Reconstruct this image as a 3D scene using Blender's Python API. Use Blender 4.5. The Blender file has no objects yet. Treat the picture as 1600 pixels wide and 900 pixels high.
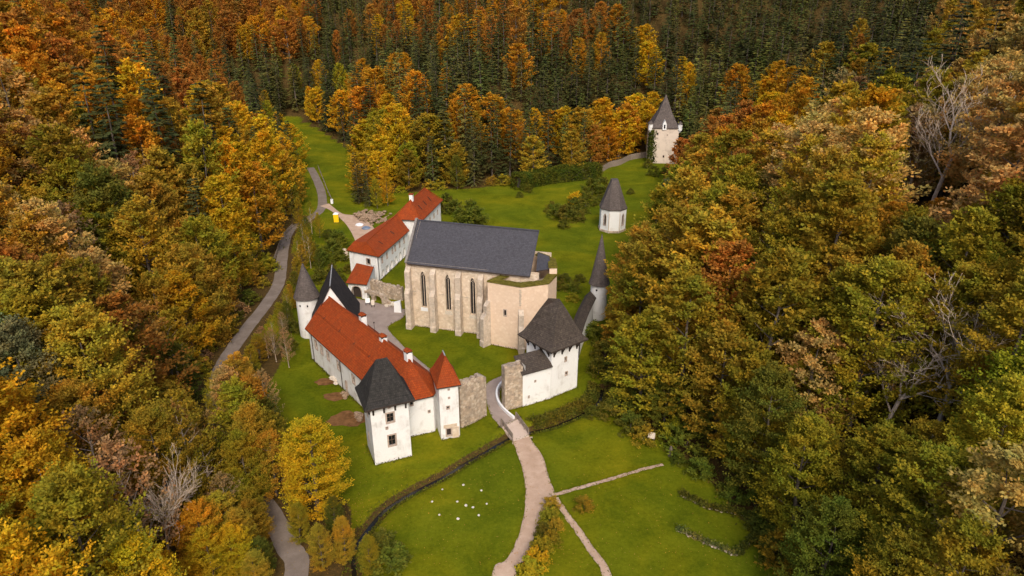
import bpy, bmesh, math, random
import numpy as np
from mathutils import Vector as V
R_ = math.radians
rnd = random.Random(7)
SC = bpy.context.scene
COL = SC.collection

# ------------------------------------------------------------------ camera, sky, sun, exposure
CAM_H, CAM_T, CAM_F = 56.0, R_(24.0), 1067.0
cd = bpy.data.cameras.new('camera'); cam = bpy.data.objects.new('camera', cd); COL.objects.link(cam)
cam.location = (0, 0, CAM_H); cam.rotation_euler = (R_(90) - CAM_T, 0, 0)
cd.sensor_width = 36.0; cd.lens = CAM_F / 1600 * 36.0; cd.clip_end = 6000; cd.clip_start = 1
SC.camera = cam
SUN_EL, SUN_AZ = 43.0, 170.0           # azimuth clockwise from +Y
w = bpy.data.worlds.new('World'); SC.world = w; w.use_nodes = True
nt = w.node_tree; bg = nt.nodes['Background']
sky = nt.nodes.new('ShaderNodeTexSky'); sky.sky_type = 'NISHITA'; sky.sun_disc = False
sky.sun_elevation = R_(SUN_EL); sky.sun_rotation = R_(SUN_AZ); sky.air_density = 1.0; sky.dust_density = 4.0; sky.ozone_density = 0.6
nt.links.new(sky.outputs[0], bg.inputs[0]); bg.inputs[1].default_value = 0.145
sd = bpy.data.lights.new('sun', 'SUN'); sun = bpy.data.objects.new('sun', sd); COL.objects.link(sun)
sd.energy = 1.3; sd.angle = R_(12); sd.color = (1.0, 0.93, 0.82)
az, el = R_(SUN_AZ), R_(SUN_EL)
sdir = V((math.sin(az) * math.cos(el), math.cos(az) * math.cos(el), math.sin(el)))
sun.rotation_euler = (-sdir).to_track_quat('-Z', 'Y').to_euler(); sun.location = sdir * 300
SC.view_settings.view_transform = 'Standard'; SC.view_settings.look = 'None'
SC.view_settings.exposure = 0.55; SC.view_settings.gamma = 1.0
SC.cycles.use_denoising = True
SC.cycles.max_bounces = 5; SC.cycles.diffuse_bounces = 3; SC.cycles.glossy_bounces = 2; SC.cycles.transmission_bounces = 3
SC.cycles.transparent_max_bounces = 4; SC.cycles.caustics_reflective = False; SC.cycles.caustics_refractive = False

# ------------------------------------------------------------------ survey helpers (photo point -> ground point)
cT, sT = math.cos(CAM_T), math.sin(CAM_T)
def G(x, y, z=0.0):
    u, v = (x - 800) / CAM_F, (y - 450) / CAM_F
    dy, dz = cT - v * sT, -sT - v * cT
    t = (z - CAM_H) / dz
    return V((u * t, dy * t, z))
def proj(x, y, z):
    dep = y * cT + (CAM_H - z) * sT
    return 800 + CAM_F * x / dep, 450 - CAM_F * ((z - CAM_H) * cT + y * sT) / dep, dep

# ------------------------------------------------------------------ materials
MATS = {}
def nodes(name, rough=0.9, spec=0.2):
    m = bpy.data.materials.new(name); m.use_nodes = True; n = m.node_tree
    b = n.nodes['Principled BSDF']; b.inputs['Roughness'].default_value = rough
    b.inputs['Specular IOR Level'].default_value = spec
    MATS[name] = m
    return m, n, b
def N(n, t, **k):
    x = n.nodes.new(t)
    for a, v in k.items():
        if a in x.inputs: x.inputs[a].default_value = v
        else: setattr(x, a, v)
    return x
def noise(n, vec, scale, detail=4, rough=0.6, dist=0.0):
    t = N(n, 'ShaderNodeTexNoise'); t.inputs['Scale'].default_value = scale; t.inputs['Detail'].default_value = detail
    t.inputs['Roughness'].default_value = rough; t.inputs['Distortion'].default_value = dist
    n.links.new(vec, t.inputs['Vector']); return t.outputs['Fac']
def ramp(n, fac, stops):
    r = N(n, 'ShaderNodeValToRGB'); e = r.color_ramp.elements
    while len(e) < len(stops): e.new(0.5)
    for i, (p, c) in enumerate(stops):
        e[i].position = p; e[i].color = (*c, 1) if len(c) == 3 else c
    n.links.new(fac, r.inputs[0]); return r.outputs[0]
def mix(n, fac, a, b, mode='MIX'):
    x = N(n, 'ShaderNodeMix'); x.data_type = 'RGBA'; x.blend_type = mode
    for s, i in ((fac, 0), (a, 6), (b, 7)):
        if isinstance(s, (int, float)): x.inputs[i].default_value = s
        elif isinstance(s, tuple): x.inputs[i].default_value = (*s, 1)
        else: n.links.new(s, x.inputs[i])
    return x.outputs[2]
def math_(n, op, a, b=None):
    x = N(n, 'ShaderNodeMath'); x.operation = op
    for s, i in ((a, 0), (b, 1)):
        if s is None: continue
        if isinstance(s, (int, float)): x.inputs[i].default_value = s
        else: n.links.new(s, x.inputs[i])
    return x.outputs[0]
def bump(n, b, h, strength, dist):
    x = N(n, 'ShaderNodeBump'); x.inputs['Strength'].default_value = strength; x.inputs['Distance'].default_value = dist
    n.links.new(h, x.inputs['Height']); n.links.new(x.outputs[0], b.inputs['Normal'])
def pos(n): return N(n, 'ShaderNodeNewGeometry').outputs['Position']
def uvs(n): return N(n, 'ShaderNodeUVMap').outputs[0]
def scaled(n, vec, s):
    x = N(n, 'ShaderNodeVectorMath'); x.operation = 'MULTIPLY'; x.inputs[1].default_value = s
    n.links.new(vec, x.inputs[0]); return x.outputs[0]
def plain(name, c, rough=0.8, spec=0.2, var=0.25, scale=3.0, metal=0):
    m, n, b = nodes(name, rough, spec); p = pos(n)
    f = noise(n, p, scale)
    c2 = tuple(x * (1 - var) for x in c); c3 = tuple(min(1, x * (1 + var)) for x in c)
    n.links.new(ramp(n, f, [(0.25, c2), (0.75, c3)]), b.inputs['Base Color']); b.inputs['Metallic'].default_value = metal
    return m
def plaster(name, c, stain, amount):
    m, n, b = nodes(name, 0.92, 0.15); p = pos(n)
    big = noise(n, p, 0.45, 6, 0.65, 0.6); st = noise(n, scaled(n, p, (2.2, 2.2, 0.35)), 1.2, 5, 0.6)
    f = math_(n, 'MULTIPLY', ramp(n, big, [(0.49, (0, 0, 0)), (0.64, (1, 1, 1))]), ramp(n, st, [(0.35, (0.15,) * 3), (0.7, (1,) * 3)]))
    f = math_(n, 'MULTIPLY', f, amount)
    sz = N(n, 'ShaderNodeSeparateXYZ'); n.links.new(p, sz.inputs[0])
    foot = ramp(n, math_(n, 'ADD', math_(n, 'MULTIPLY', sz.outputs[2], .5), math_(n, 'MULTIPLY', st, 1.2)), [(.42, (.5,) * 3), (.8, (0, 0, 0))]); f = math_(n, 'MAXIMUM', f, foot)
    base = ramp(n, noise(n, p, 6.0), [(0.3, tuple(x * 0.93 for x in c)), (0.7, c)])
    n.links.new(mix(n, f, base, stain), b.inputs['Base Color'])
    bump(n, b, noise(n, p, 14, 3), 0.25, 0.03); return m
def masonry(name, cols, mortar, bw, bh, blot, blotc, bstr=0.5):
    m, n, b = nodes(name, 0.95, 0.1); p = pos(n); u = uvs(n)
    du = N(n, 'ShaderNodeVectorMath'); du.operation = 'ADD'
    nz = N(n, 'ShaderNodeTexNoise'); nz.inputs['Scale'].default_value = 2.5; n.links.new(u, nz.inputs['Vector'])
    n.links.new(scaled(n, nz.outputs['Color'], (0.3, 0.2, 0)), du.inputs[0]); n.links.new(u, du.inputs[1])
    br = N(n, 'ShaderNodeTexBrick'); n.links.new(du.outputs[0], br.inputs['Vector'])
    br.inputs['Scale'].default_value = 1; br.inputs['Brick Width'].default_value = bw; br.inputs['Row Height'].default_value = bh
    br.inputs['Mortar Size'].default_value = 0.035; br.inputs['Mortar Smooth'].default_value = 0.4; br.inputs['Bias'].default_value = 0
    br.inputs['Color1'].default_value = (*cols[0], 1); br.inputs['Color2'].default_value = (*cols[1], 1); br.inputs['Mortar'].default_value = (*mortar, 1)
    vo = N(n, 'ShaderNodeTexVoronoi'); vo.inputs['Scale'].default_value = 2.6; n.links.new(p, vo.inputs['Vector'])
    c = mix(n, 0.35, br.outputs['Color'], ramp(n, vo.outputs['Distance'], [(0.1, cols[2]), (0.7, mortar)]))
    sp = N(n, 'ShaderNodeSeparateColor'); n.links.new(vo.outputs['Color'], sp.inputs[0])
    c = mix(n, 0.5, c, ramp(n, sp.outputs[0], [(0, cols[0]), (0.5, cols[1]), (1, cols[2])]))
    f = ramp(n, noise(n, p, 0.5, 6, 0.7, 0.8), [(0.5, (0, 0, 0)), (0.72, (1, 1, 1))])
    n.links.new(mix(n, math_(n, 'MULTIPLY', f, blot), c, blotc), b.inputs['Base Color'])
    h = math_(n, 'ADD', math_(n, 'MULTIPLY', br.outputs['Fac'], -1.0), noise(n, p, 9, 4))
    bump(n, b, h, bstr, 0.08); return m
def shingle(name, c1, c2, moss, mossamt, bw=0.22, bh=0.28, rough=0.85, vary=.4, vs=3.2, mort=.45):
    m, n, b = nodes(name, rough, 0.2); p = pos(n); u = uvs(n)
    br = N(n, 'ShaderNodeTexBrick'); n.links.new(u, br.inputs['Vector'])
    br.inputs['Scale'].default_value = 1; br.inputs['Brick Width'].default_value = bw; br.inputs['Row Height'].default_value = bh
    br.inputs['Mortar Size'].default_value = 0.02; br.inputs['Mortar Smooth'].default_value = 0.3; br.inputs['Bias'].default_value = 0
    br.inputs['Color1'].default_value = (*c1, 1); br.inputs['Color2'].default_value = (*c2, 1)
    br.inputs['Mortar'].default_value = (*[x * mort for x in c1], 1)
    vo = N(n, 'ShaderNodeTexVoronoi'); vo.inputs['Scale'].default_value = vs; n.links.new(p, vo.inputs['Vector'])
    sp = N(n, 'ShaderNodeSeparateColor'); n.links.new(vo.outputs['Color'], sp.inputs[0])
    c = mix(n, 0.8, br.outputs['Color'], ramp(n, sp.outputs[0], [(0, (1 - vary,) * 3), (0.5, (1 - vary * .45,) * 3), (1, (1.0,) * 3)]), 'MULTIPLY')
    f = ramp(n, noise(n, p, 0.7, 6, 0.7, 0.5), [(0.46, (0, 0, 0)), (0.7, (1, 1, 1))])
    c = mix(n, math_(n, 'MULTIPLY', f, mossamt), c, moss)
    n.links.new(c, b.inputs['Base Color'])
    su = N(n, 'ShaderNodeSeparateXYZ'); n.links.new(u, su.inputs[0])
    saw = math_(n, 'FRACT', math_(n, 'DIVIDE', su.outputs[1], bh))
    bump(n, b, math_(n, 'SUBTRACT', math_(n, 'MULTIPLY', saw, -1.0), math_(n, 'MULTIPLY', br.outputs['Fac'], 0.6)), 0.6, 0.05); return m
WHITE = plaster('white_plaster', (0.80, 0.79, 0.77), (0.36, 0.31, 0.26), 0.55)
WORN = plaster('worn_plaster', (0.78, 0.77, 0.75), (0.38, 0.31, 0.25), 0.75)
OLDW = plaster('old_pale_plaster', (0.66, 0.55, 0.45), (0.34, 0.27, 0.22), 0.8)
STONE = masonry('church_stone', [(0.74, 0.60, 0.45), (0.58, 0.44, 0.31), (0.84, 0.73, 0.60)], (0.66, 0.54, 0.41), 0.5, 0.28, 0.6, (0.30, 0.21, 0.13), .8)
CHOIR = masonry('choir_stone', [(0.72, 0.54, 0.39), (0.66, 0.48, 0.34), (0.78, 0.62, 0.48)], (0.68, 0.52, 0.38), 0.6, 0.25, 0.2, (0.50, 0.33, 0.22), 0.3)
BUTT = masonry('grey_ashlar', [(0.62, 0.50, 0.38), (0.42, 0.35, 0.28), (0.72, 0.62, 0.50)], (0.45, 0.36, 0.28), 0.5, 0.4, 0.6, (0.22, 0.18, 0.15))
RUBBLE = masonry('rubble_stone', [(0.62, 0.46, 0.32), (0.26, 0.20, 0.15), (0.80, 0.68, 0.53)], (0.42, 0.33, 0.25), 0.5, 0.3, 0.5, (0.13, 0.105, 0.09), 0.9)
REDT = shingle('red_roof_tile', (0.37, 0.066, 0.010), (0.31, 0.048, 0.008), (0.20, 0.045, 0.012), 0.75, 0.24, 0.30, 0.8, .34)
DARKS = shingle('dark_wood_shingle', (0.050, 0.045, 0.040), (0.030, 0.028, 0.026), (0.020, 0.020, 0.017), 0.5)
BROWNS = shingle('brown_wood_shingle', (0.105, 0.082, 0.065), (0.065, 0.050, 0.042), (0.035, 0.030, 0.022), 0.5)
GREYS = shingle('grey_wood_shingle', (0.155, 0.125, 0.110), (0.115, 0.093, 0.084), (0.085, 0.070, 0.060), 0.5)
BLACKS = shingle('black_wood_shingle', (0.035, 0.029, 0.028), (0.024, 0.020, 0.020), (0.07, 0.055, 0.05), 0.35, 0.5, 0.5)
SLATE = shingle('slate', (0.078, 0.076, 0.088), (0.060, 0.058, 0.068), (0.055, 0.052, 0.058), 0.3, 0.35, 0.30, 0.6, .3, 6.0, .85)
MOSS = plain('moss', (0.12, 0.10, 0.020), 1, 0, 0.5, 2.0)
WOOD = plain('weathered_wood', (0.24, 0.19, 0.15), 0.85, 0.2, 0.35, 5)
DWOOD = plain('dark_timber', (0.045, 0.032, 0.026), 0.8, 0.2, 0.3, 5)
GLASS = plain('dark_glass', (0.012, 0.013, 0.016), 0.15, 0.5, 0.2, 1)
SURR = plain('stone_surround', (0.42, 0.33, 0.27), 0.9, 0.2, 0.25, 4)
BARM = plain('brown_glazing_bar', (0.10, 0.07, 0.05), 0.8, 0.2, 0.2, 4)
COPE = plain('grey_coping', (0.20, 0.18, 0.165), 0.9, 0.2, 0.3, 3)
LEAD = plain('lead_sheet', (0.30, 0.29, 0.28), 0.5, 0.5, 0.2, 4)
WHITEP = plain('white_paint', (0.78, 0.78, 0.78), 0.6, 0.3, 0.05, 2)
YELLOW = plain('yellow_plastic', (0.80, 0.52, 0.01), 0.4, 0.4, 0.05, 2)
BARK = plain('bark', (0.13, 0.105, 0.085), 0.95, 0.1, 0.4, 1.5)
PALEBARK = plain('pale_bark', (0.47, 0.37, 0.28), 0.95, 0.1, 0.3, 1.5)
PALEST = plain('pale_stone', (0.62, 0.54, 0.44), 0.9, 0.2, 0.25, 4)
TARP = plain('blue_grey_tarp', (0.16, 0.20, 0.27), 0.5, 0.3, 0.3, 2)
BARED = plain('bare_soil', (0.17, 0.085, 0.035), 1, 0, 0.45, 1.2)
RUBT = plain('rubble_heap', (0.30, 0.21, 0.14), 1, 0, 0.6, 2.5)
def ground_mat(name, stops, scale, bs=0.3, bd=0.1, fine=9.0):
    m, n, b = nodes(name, 1.0, 0.05); p = pos(n)
    a = noise(n, p, scale, 8, 0.65, 0.4); f = noise(n, p, fine, 4, 0.7)
    c = ramp(n, math_(n, 'ADD', math_(n, 'MULTIPLY', a, 0.65), math_(n, 'MULTIPLY', f, 0.35)), stops)
    n.links.new(c, b.inputs['Base Color']); bump(n, b, math_(n, 'ADD', f, a), bs, bd); return m
PATHM = ground_mat('pinkish_gravel', [(0.3, (0.36, 0.245, 0.165)), (0.5, (0.46, 0.32, 0.23)), (0.7, (0.56, 0.42, 0.32))], 0.6)
DECKM = ground_mat('pale_deck', [(0.3, (0.50, 0.38, 0.30)), (0.7, (0.62, 0.50, 0.42))], 0.8)
GREYP = ground_mat('grey_paving', [(0.3, (0.24, 0.185, 0.155)), (0.5, (0.31, 0.245, 0.21)), (0.7, (0.38, 0.31, 0.27))], 0.5)
ROADM = ground_mat('worn_asphalt', [(0.3, (0.14, 0.11, 0.09)), (0.5, (0.20, 0.16, 0.13)), (0.7, (0.27, 0.22, 0.19))], 0.5)
m, n, WB = nodes('stream_water', 0.12, 0.5); WB.inputs['Base Color'].default_value = (0.012, 0.010, 0.006, 1)
bump(n, WB, noise(n, pos(n), 5, 3), 0.3, 0.05); WATER = m
# ground: lawn where the vertex field says grass, leaf litter where the forest stands
m, n, gb = nodes('ground_cover', 1.0, 0.03); p = pos(n)
at_ = N(n, 'ShaderNodeAttribute'); at_.attribute_name = 'grass'
gn = noise(n, p, 0.16, 8, 0.7, 0.5); gf = noise(n, p, 2.2, 6, 0.75); gff = noise(n, p, 11, 3, 0.7)
gsum = math_(n, 'ADD', math_(n, 'MULTIPLY', gn, 0.45), math_(n, 'ADD', math_(n, 'MULTIPLY', gf, 0.33), math_(n, 'MULTIPLY', gff, 0.22)))
gc = ramp(n, gsum, [(0.33, (0.040, 0.050, 0.003)), (0.46, (0.094, 0.110, 0.004)), (0.56, (0.138, 0.148, 0.006)), (0.70, (0.21, 0.190, 0.012))])
gl = noise(n, scaled(n, p, (1.0, 1.5, 1)), 0.055, 5, 0.6, 1.2); gc = mix(n, 1.0, gc, ramp(n, gl, [(0.38, (0.82, 0.90, 1)), (0.5, (1, 1, 1)), (0.62, (1.28, 1.12, 1))]), 'MULTIPLY')
lc = ramp(n, math_(n, 'ADD', math_(n, 'MULTIPLY', gf, 0.6), math_(n, 'MULTIPLY', gff, 0.4)), [(0.3, (0.030, 0.024, 0.010)), (0.5, (0.075, 0.048, 0.016)), (0.7, (0.17, 0.09, 0.026))])
gm = math_(n, 'ADD', at_.outputs['Fac'], math_(n, 'MULTIPLY', math_(n, 'SUBTRACT', gf, 0.5), 0.9))
gm = ramp(n, gm, [(0.42, (0, 0, 0)), (0.58, (1, 1, 1))])
n.links.new(mix(n, gm, lc, gc), gb.inputs['Base Color'])
bump(n, gb, math_(n, 'ADD', gf, gff), 0.5, 0.18); GROUND = m
def leaf_mat(name, trans=0.25, hue=0.5, color=None, soft=False):
    m, n, b = nodes(name, 0.75, 0.12)
    if color is None: c = N(n, 'ShaderNodeObjectInfo').outputs['Color']
    else:
        q = N(n, 'ShaderNodeRGB'); q.outputs[0].default_value = (*color, 1); c = q.outputs[0]
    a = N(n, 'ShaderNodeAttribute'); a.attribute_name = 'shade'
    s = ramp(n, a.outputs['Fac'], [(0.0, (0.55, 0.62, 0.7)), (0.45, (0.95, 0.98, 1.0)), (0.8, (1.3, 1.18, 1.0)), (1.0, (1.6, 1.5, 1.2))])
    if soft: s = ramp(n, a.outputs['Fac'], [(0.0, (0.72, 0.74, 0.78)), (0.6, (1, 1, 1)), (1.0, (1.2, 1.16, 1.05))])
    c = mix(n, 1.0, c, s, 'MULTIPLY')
    hn = ramp(n, noise(n, pos(n), .33, 3, .6), [(.35, (.78, .98, 1.0)), (.5, (1, 1, 1)), (.66, (1.18, .98, .9))]); c = mix(n, 1.0, c, hn, 'MULTIPLY')
    n.links.new(c, b.inputs['Base Color'])
    t = N(n, 'ShaderNodeBsdfTranslucent'); n.links.new(c, t.inputs['Color'])
    ms = N(n, 'ShaderNodeMixShader'); ms.inputs[0].default_value = trans
    n.links.new(b.outputs[0], ms.inputs[1]); n.links.new(t.outputs[0], ms.inputs[2])
    n.links.new(ms.outputs[0], n.nodes['Material Output'].inputs['Surface']); return m
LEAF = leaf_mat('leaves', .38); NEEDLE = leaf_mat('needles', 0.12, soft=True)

# ------------------------------------------------------------------ object helpers
def tag(o, label=None, cat=None, group=None, kind=None):
    if label: o['label'] = label
    if cat: o['category'] = cat
    if group: o['group'] = group
    if kind: o['kind'] = kind
    return o
def thing(name, label, cat, loc, group=None, rz=0):
    o = bpy.data.objects.new(name, None); COL.objects.link(o); o.location = loc; o.rotation_euler.z = rz
    o.empty_display_size = 0.3
    return tag(o, label, cat, group)
def wloc(o):
    l = V((0, 0, 0))
    while o is not None: l += V(o.location); o = o.parent
    return l
class MB:
    """collects polygons in world coordinates; build() links them as one mesh object"""
    def __init__(s): s.v, s.f, s.uv, s.mi = [], [], [], []
    def poly(s, pts, uv=None, mi=0):
        i = len(s.v); pts = [V(p) for p in pts]; s.v += pts; s.f.append(list(range(i, i + len(pts)))); s.mi.append(mi)
        if uv is None:
            nrm = V((0, 0, 0))
            for a, b in zip(pts, pts[1:] + pts[:1]): nrm += a.cross(b)
            if nrm.length < 1e-9: nrm = V((0, 0, 1))
            nrm.normalize()
            if abs(nrm.z) > 0.98: ua, va = V((1, 0, 0)), V((0, 1, 0))
            else:
                ua = V((0, 0, 1)).cross(nrm).normalized(); va = nrm.cross(ua).normalized()
            uv = [(p.dot(ua), p.dot(va)) for p in pts]
        s.uv += list(uv)
    def hexa(s, b, t):      # bottom ring and top ring, counter-clockwise from above
        k = len(b)
        s.poly(list(reversed(b))); s.poly(t)
        for i in range(k):
            j = (i + 1) % k; s.poly([b[i], b[j], t[j], t[i]])
    def box(s, c, ex, ey, hz):   # centre of base, half axis vectors, height
        c, ex, ey = V(c), V(ex), V(ey); z = V((0, 0, hz))
        b = [c - ex - ey, c + ex - ey, c + ex + ey, c - ex + ey]
        s.hexa(b, [q + z for q in b])
    def prism(s, ring, z0, z1):
        s.hexa([V((p[0], p[1], z0)) for p in ring], [V((p[0], p[1], z1)) for p in ring])
    def beam(s, a, b, r, r2=None):   # square bar
        a, b = V(a), V(b); d = (b - a).normalized(); x = d.orthogonal().normalized() if abs(d.z) > 0.95 else d.cross(V((0, 0, 1))).normalized(); y = d.cross(x)
        r2 = r2 or r
        A = [a - x * r - y * r2, a + x * r - y * r2, a + x * r + y * r2, a - x * r + y * r2]
        s.hexa(A, [q + (b - a) for q in A])
    def tube(s, a, b, r0, r1, k=5, cap=False):
        a, b = V(a), V(b); d = (b - a)
        if d.length < 1e-6: return
        d.normalize(); x = d.orthogonal().normalized(); y = d.cross(x)
        A = [a + (x * math.cos(6.2832 * i / k) + y * math.sin(6.2832 * i / k)) * r0 for i in range(k)]
        B = [b + (x * math.cos(6.2832 * i / k) + y * math.sin(6.2832 * i / k)) * r1 for i in range(k)]
        for i in range(k): s.poly([A[i], A[(i + 1) % k], B[(i + 1) % k], B[i]])
        if cap: s.poly(B)
    def lathe(s, c, prof, k=28, a0=0.0):   # list of (radius, z)
        c = V(c)
        for (r0, z0), (r1, z1) in zip(prof, prof[1:]):
            L = math.hypot(r1 - r0, z1 - z0); rm = max(r0, r1)
            for i in range(k):
                a, b = a0 + 6.28319 * i / k, a0 + 6.28319 * (i + 1) / k
                q = [c + V((math.cos(t) * r, math.sin(t) * r, z)) for t, r, z in ((a, r0, z0), (b, r0, z0), (b, r1, z1), (a, r1, z1))]
                uv = [(a * rm, z0), (b * rm, z0), (b * rm, z0 + L), (a * rm, z0 + L)]
                if r1 < 1e-4: q.pop(); uv = uv[:3]
                s.poly(q, uv)
    def build(s, name, mat, parent=None, smooth=False):
        o0 = wloc(parent) if parent else V((0, 0, 0))
        me = bpy.data.meshes.new(name); me.from_pydata([tuple(p - o0) for p in s.v], [], s.f)
        ul = me.uv_layers.new(name='UVMap'); ul.data.foreach_set('uv', np.array(s.uv, dtype=np.float32).ravel())
        for q in (mat if isinstance(mat, (list, tuple)) else [mat]): me.materials.append(q)
        if any(s.mi): me.polygons.foreach_set('material_index', s.mi)
        if smooth:
            bm = bmesh.new(); bm.from_mesh(me); bmesh.ops.remove_doubles(bm, verts=bm.verts, dist=0.001); bm.to_mesh(me); bm.free()
            me.polygons.foreach_set('use_smooth', [True] * len(me.polygons))
        o = bpy.data.objects.new(name, me); COL.objects.link(o)
        if parent: o.parent = parent
        return o
    def at_centre(s, name, mat, label, cat, group=None, kind=None):   # top-level mesh with its origin at its foot
        lo = [min(p[i] for p in s.v) for i in range(3)]; hi = [max(p[i] for p in s.v) for i in range(3)]
        c = V(((lo[0] + hi[0]) / 2, (lo[1] + hi[1]) / 2, lo[2])); s.v = [p - c for p in s.v]
        o = s.build(name, mat); o.location = c
        return tag(o, label, cat, group, kind)
def op(u0, u1, v0, v1, arch=None, **k): return dict(u0=u0, u1=u1, v0=v0, v1=v1, arch=arch, **k)
def curve(o, u):
    if not o['arch']: return o['v1']
    wd = o['u1'] - o['u0']; s = min(1, abs((u - (o['u0'] + o['u1']) / 2) / (wd / 2)))
    if o['arch'] == 'round': return o['v1'] - wd / 2 + wd / 2 * math.sqrt(max(0, 1 - s * s))
    return o['v1'] - 0.95 * wd + 0.95 * wd * (1 - s ** 1.7)
def axes(p0, p1):
    p0, p1 = V((p0[0], p0[1], 0)), V((p1[0], p1[1], 0)); e = (p1 - p0); L = e.length; e.normalize()
    return p0, e, V((e.y, -e.x, 0)), L
def wall(m, p0, p1, z0, z1, th, ops=(), ends=(False, False), top=False, ztop=None):
    """upright wall from p0 to p1, outside on the right-hand side, real openings with reveals"""
    o, e, n, L = axes(p0, p1)
    P = lambda u, v, d: o + e * u + V((0, 0, v)) - n * d
    zt = ztop or (lambda u: z1)
    cuts = {0.0, L}
    for q in ops:
        k = 8 if q['arch'] else 1
        for i in range(k + 1): cuts.add(q['u0'] + (q['u1'] - q['u0']) * i / k)
    if ztop:
        for i in range(1, 24): cuts.add(L * i / 24)
    cuts = sorted(cuts); cc = [cuts[0]]
    for c in cuts[1:]:
        if c - cc[-1] > 1e-4: cc.append(c)
    for a, b in zip(cc, cc[1:]):
        mid = (a + b) / 2; lo = (z0, z0)
        def piece(lo, hi):
            if hi[0] - lo[0] < 1e-5 and hi[1] - lo[1] < 1e-5: return
            m.poly([P(a, lo[0], 0), P(b, lo[1], 0), P(b, hi[1], 0), P(a, hi[0], 0)], [(a, lo[0]), (b, lo[1]), (b, hi[1]), (a, hi[0])])
            m.poly([P(b, lo[1], th), P(a, lo[0], th), P(a, hi[0], th), P(b, hi[1], th)], [(b, lo[1]), (a, lo[0]), (a, hi[0]), (b, hi[1])])
        for q in sorted((q for q in ops if q['u0'] - 1e-4 <= a and b <= q['u1'] + 1e-4), key=lambda q: q['v0']):
            piece(lo, (q['v0'], q['v0']))
            m.poly([P(a, q['v0'], 0), P(b, q['v0'], 0), P(b, q['v0'], th), P(a, q['v0'], th)])
            lo = (curve(q, a), curve(q, b))
            m.poly([P(b, lo[1], 0), P(a, lo[0], 0), P(a, lo[0], th), P(b, lo[1], th)])
        hi = (zt(a), zt(b)); piece(lo, hi)
        if top: m.poly([P(a, hi[0], 0), P(b, hi[1], 0), P(b, hi[1], th), P(a, hi[0], th)])
    for q in ops:
        for u, sgn in ((q['u0'], 1), (q['u1'], -1)):
            h = curve(q, u); a = [P(u, q['v0'], 0), P(u, q['v0'], th), P(u, h, th), P(u, h, 0)]
            m.poly(a if sgn > 0 else a[::-1])
    for u, flag, sgn in ((0.0, ends[0], 1), (L, ends[1], -1)):
        if flag:
            a = [P(u, z0, th), P(u, z0, 0), P(u, zt(u), 0), P(u, zt(u), th)]
            m.poly(a if sgn > 0 else a[::-1])
def outline(q, k=10):
    pts = [(q['u0'], q['v0']), (q['u1'], q['v0'])]
    if q['arch']:
        for i in range(k + 1):
            u = q['u1'] + (q['u0'] - q['u1']) * i / k; pts.append((u, curve(q, u)))
    else: pts += [(q['u1'], q['v1']), (q['u0'], q['v1'])]
    return pts
def window(root, p0, p1, q, fw=0.14, name='window', mat=None, pmat=None, mull=True, depth=0.2, proud=0.04, pane='pane', label=None):
    o, e, n, L = axes(p0, p1); P = lambda u, v, d: o + e * u + V((0, 0, v)) - n * d
    inn = outline(q); wd, ht = q['u1'] - q['u0'], q['v1'] - q['v0']; um, vm = (q['u0'] + q['u1']) / 2, (q['v0'] + q['v1']) / 2
    inn2 = [(um + (u - um) * (1 - 0.03 / wd * 2), vm + (v - vm) * (1 - 0.03 / ht * 2)) for u, v in inn]
    out = [(um + (u - um) * (1 + 2 * fw / wd), vm + (v - vm) * (1 + 2 * fw / ht)) for u, v in inn]
    m = MB(); k = len(inn)
    for i in range(k):
        j = (i + 1) % k
        m.poly([P(*out[i], -proud), P(*out[j], -proud), P(*inn2[j], -proud), P(*inn2[i], -proud)])
        m.poly([P(*inn2[i], -proud), P(*inn2[j], -proud), P(*inn2[j], depth * 0.8), P(*inn2[i], depth * 0.8)])
        m.poly([P(*out[j], -proud), P(*out[i], -proud), P(*out[i], 0.02), P(*out[j], 0.02)])
    bars = MB()
    if mull:
        bars.beam(P(um, q['v0'] + 0.03, depth - 0.05), P(um, q['v1'] - 0.06, depth - 0.05), 0.035)
        if ht > 1.0 and ht < 3: bars.beam(P(q['u0'] + 0.03, vm, depth - 0.055), P(q['u1'] - 0.03, vm, depth - 0.055), 0.03)
    f = m.build(name, mat or SURR, root)
    if label: f['label'] = label
    if mull: bars.build('glazing_bar', BARM, f)
    g = MB(); g.poly([P(u, v, depth) for u, v in inn2]); g.build(pane, pmat or GLASS, f)
    return f
def roof(name, faces, mat, parent, th=0.16, under=None):
    """roof planes given with their outer side up, as a shell with real thickness"""
    m = MB(); key = lambda p: (round(p[0], 3), round(p[1], 3), round(p[2], 3)); edges = {}
    for f in faces:
        t0 = MB(); t0.poly(f); uv = t0.uv; f = t0.v
        for tri in ([(0, 1, 2), (0, 2, 3)] if len(f) == 4 else [tuple(range(len(f)))]):
            m.poly([f[i] for i in tri], [uv[i] for i in tri]); m.poly([f[i] - V((0, 0, th)) for i in tri[::-1]], mi=1 if under else 0)
        for a, b in zip(f, list(f[1:]) + [f[0]]):
            ka, kb = key(a), key(b)
            if (kb, ka) in edges: edges.pop((kb, ka))
            else: edges[(ka, kb)] = (V(a), V(b))
    for a, b in edges.values():
        m.poly([b, a, a - V((0, 0, th)), b - V((0, 0, th))], mi=1 if under else 0)
    return m.build(name, [mat, under] if under else mat, parent)
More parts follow.
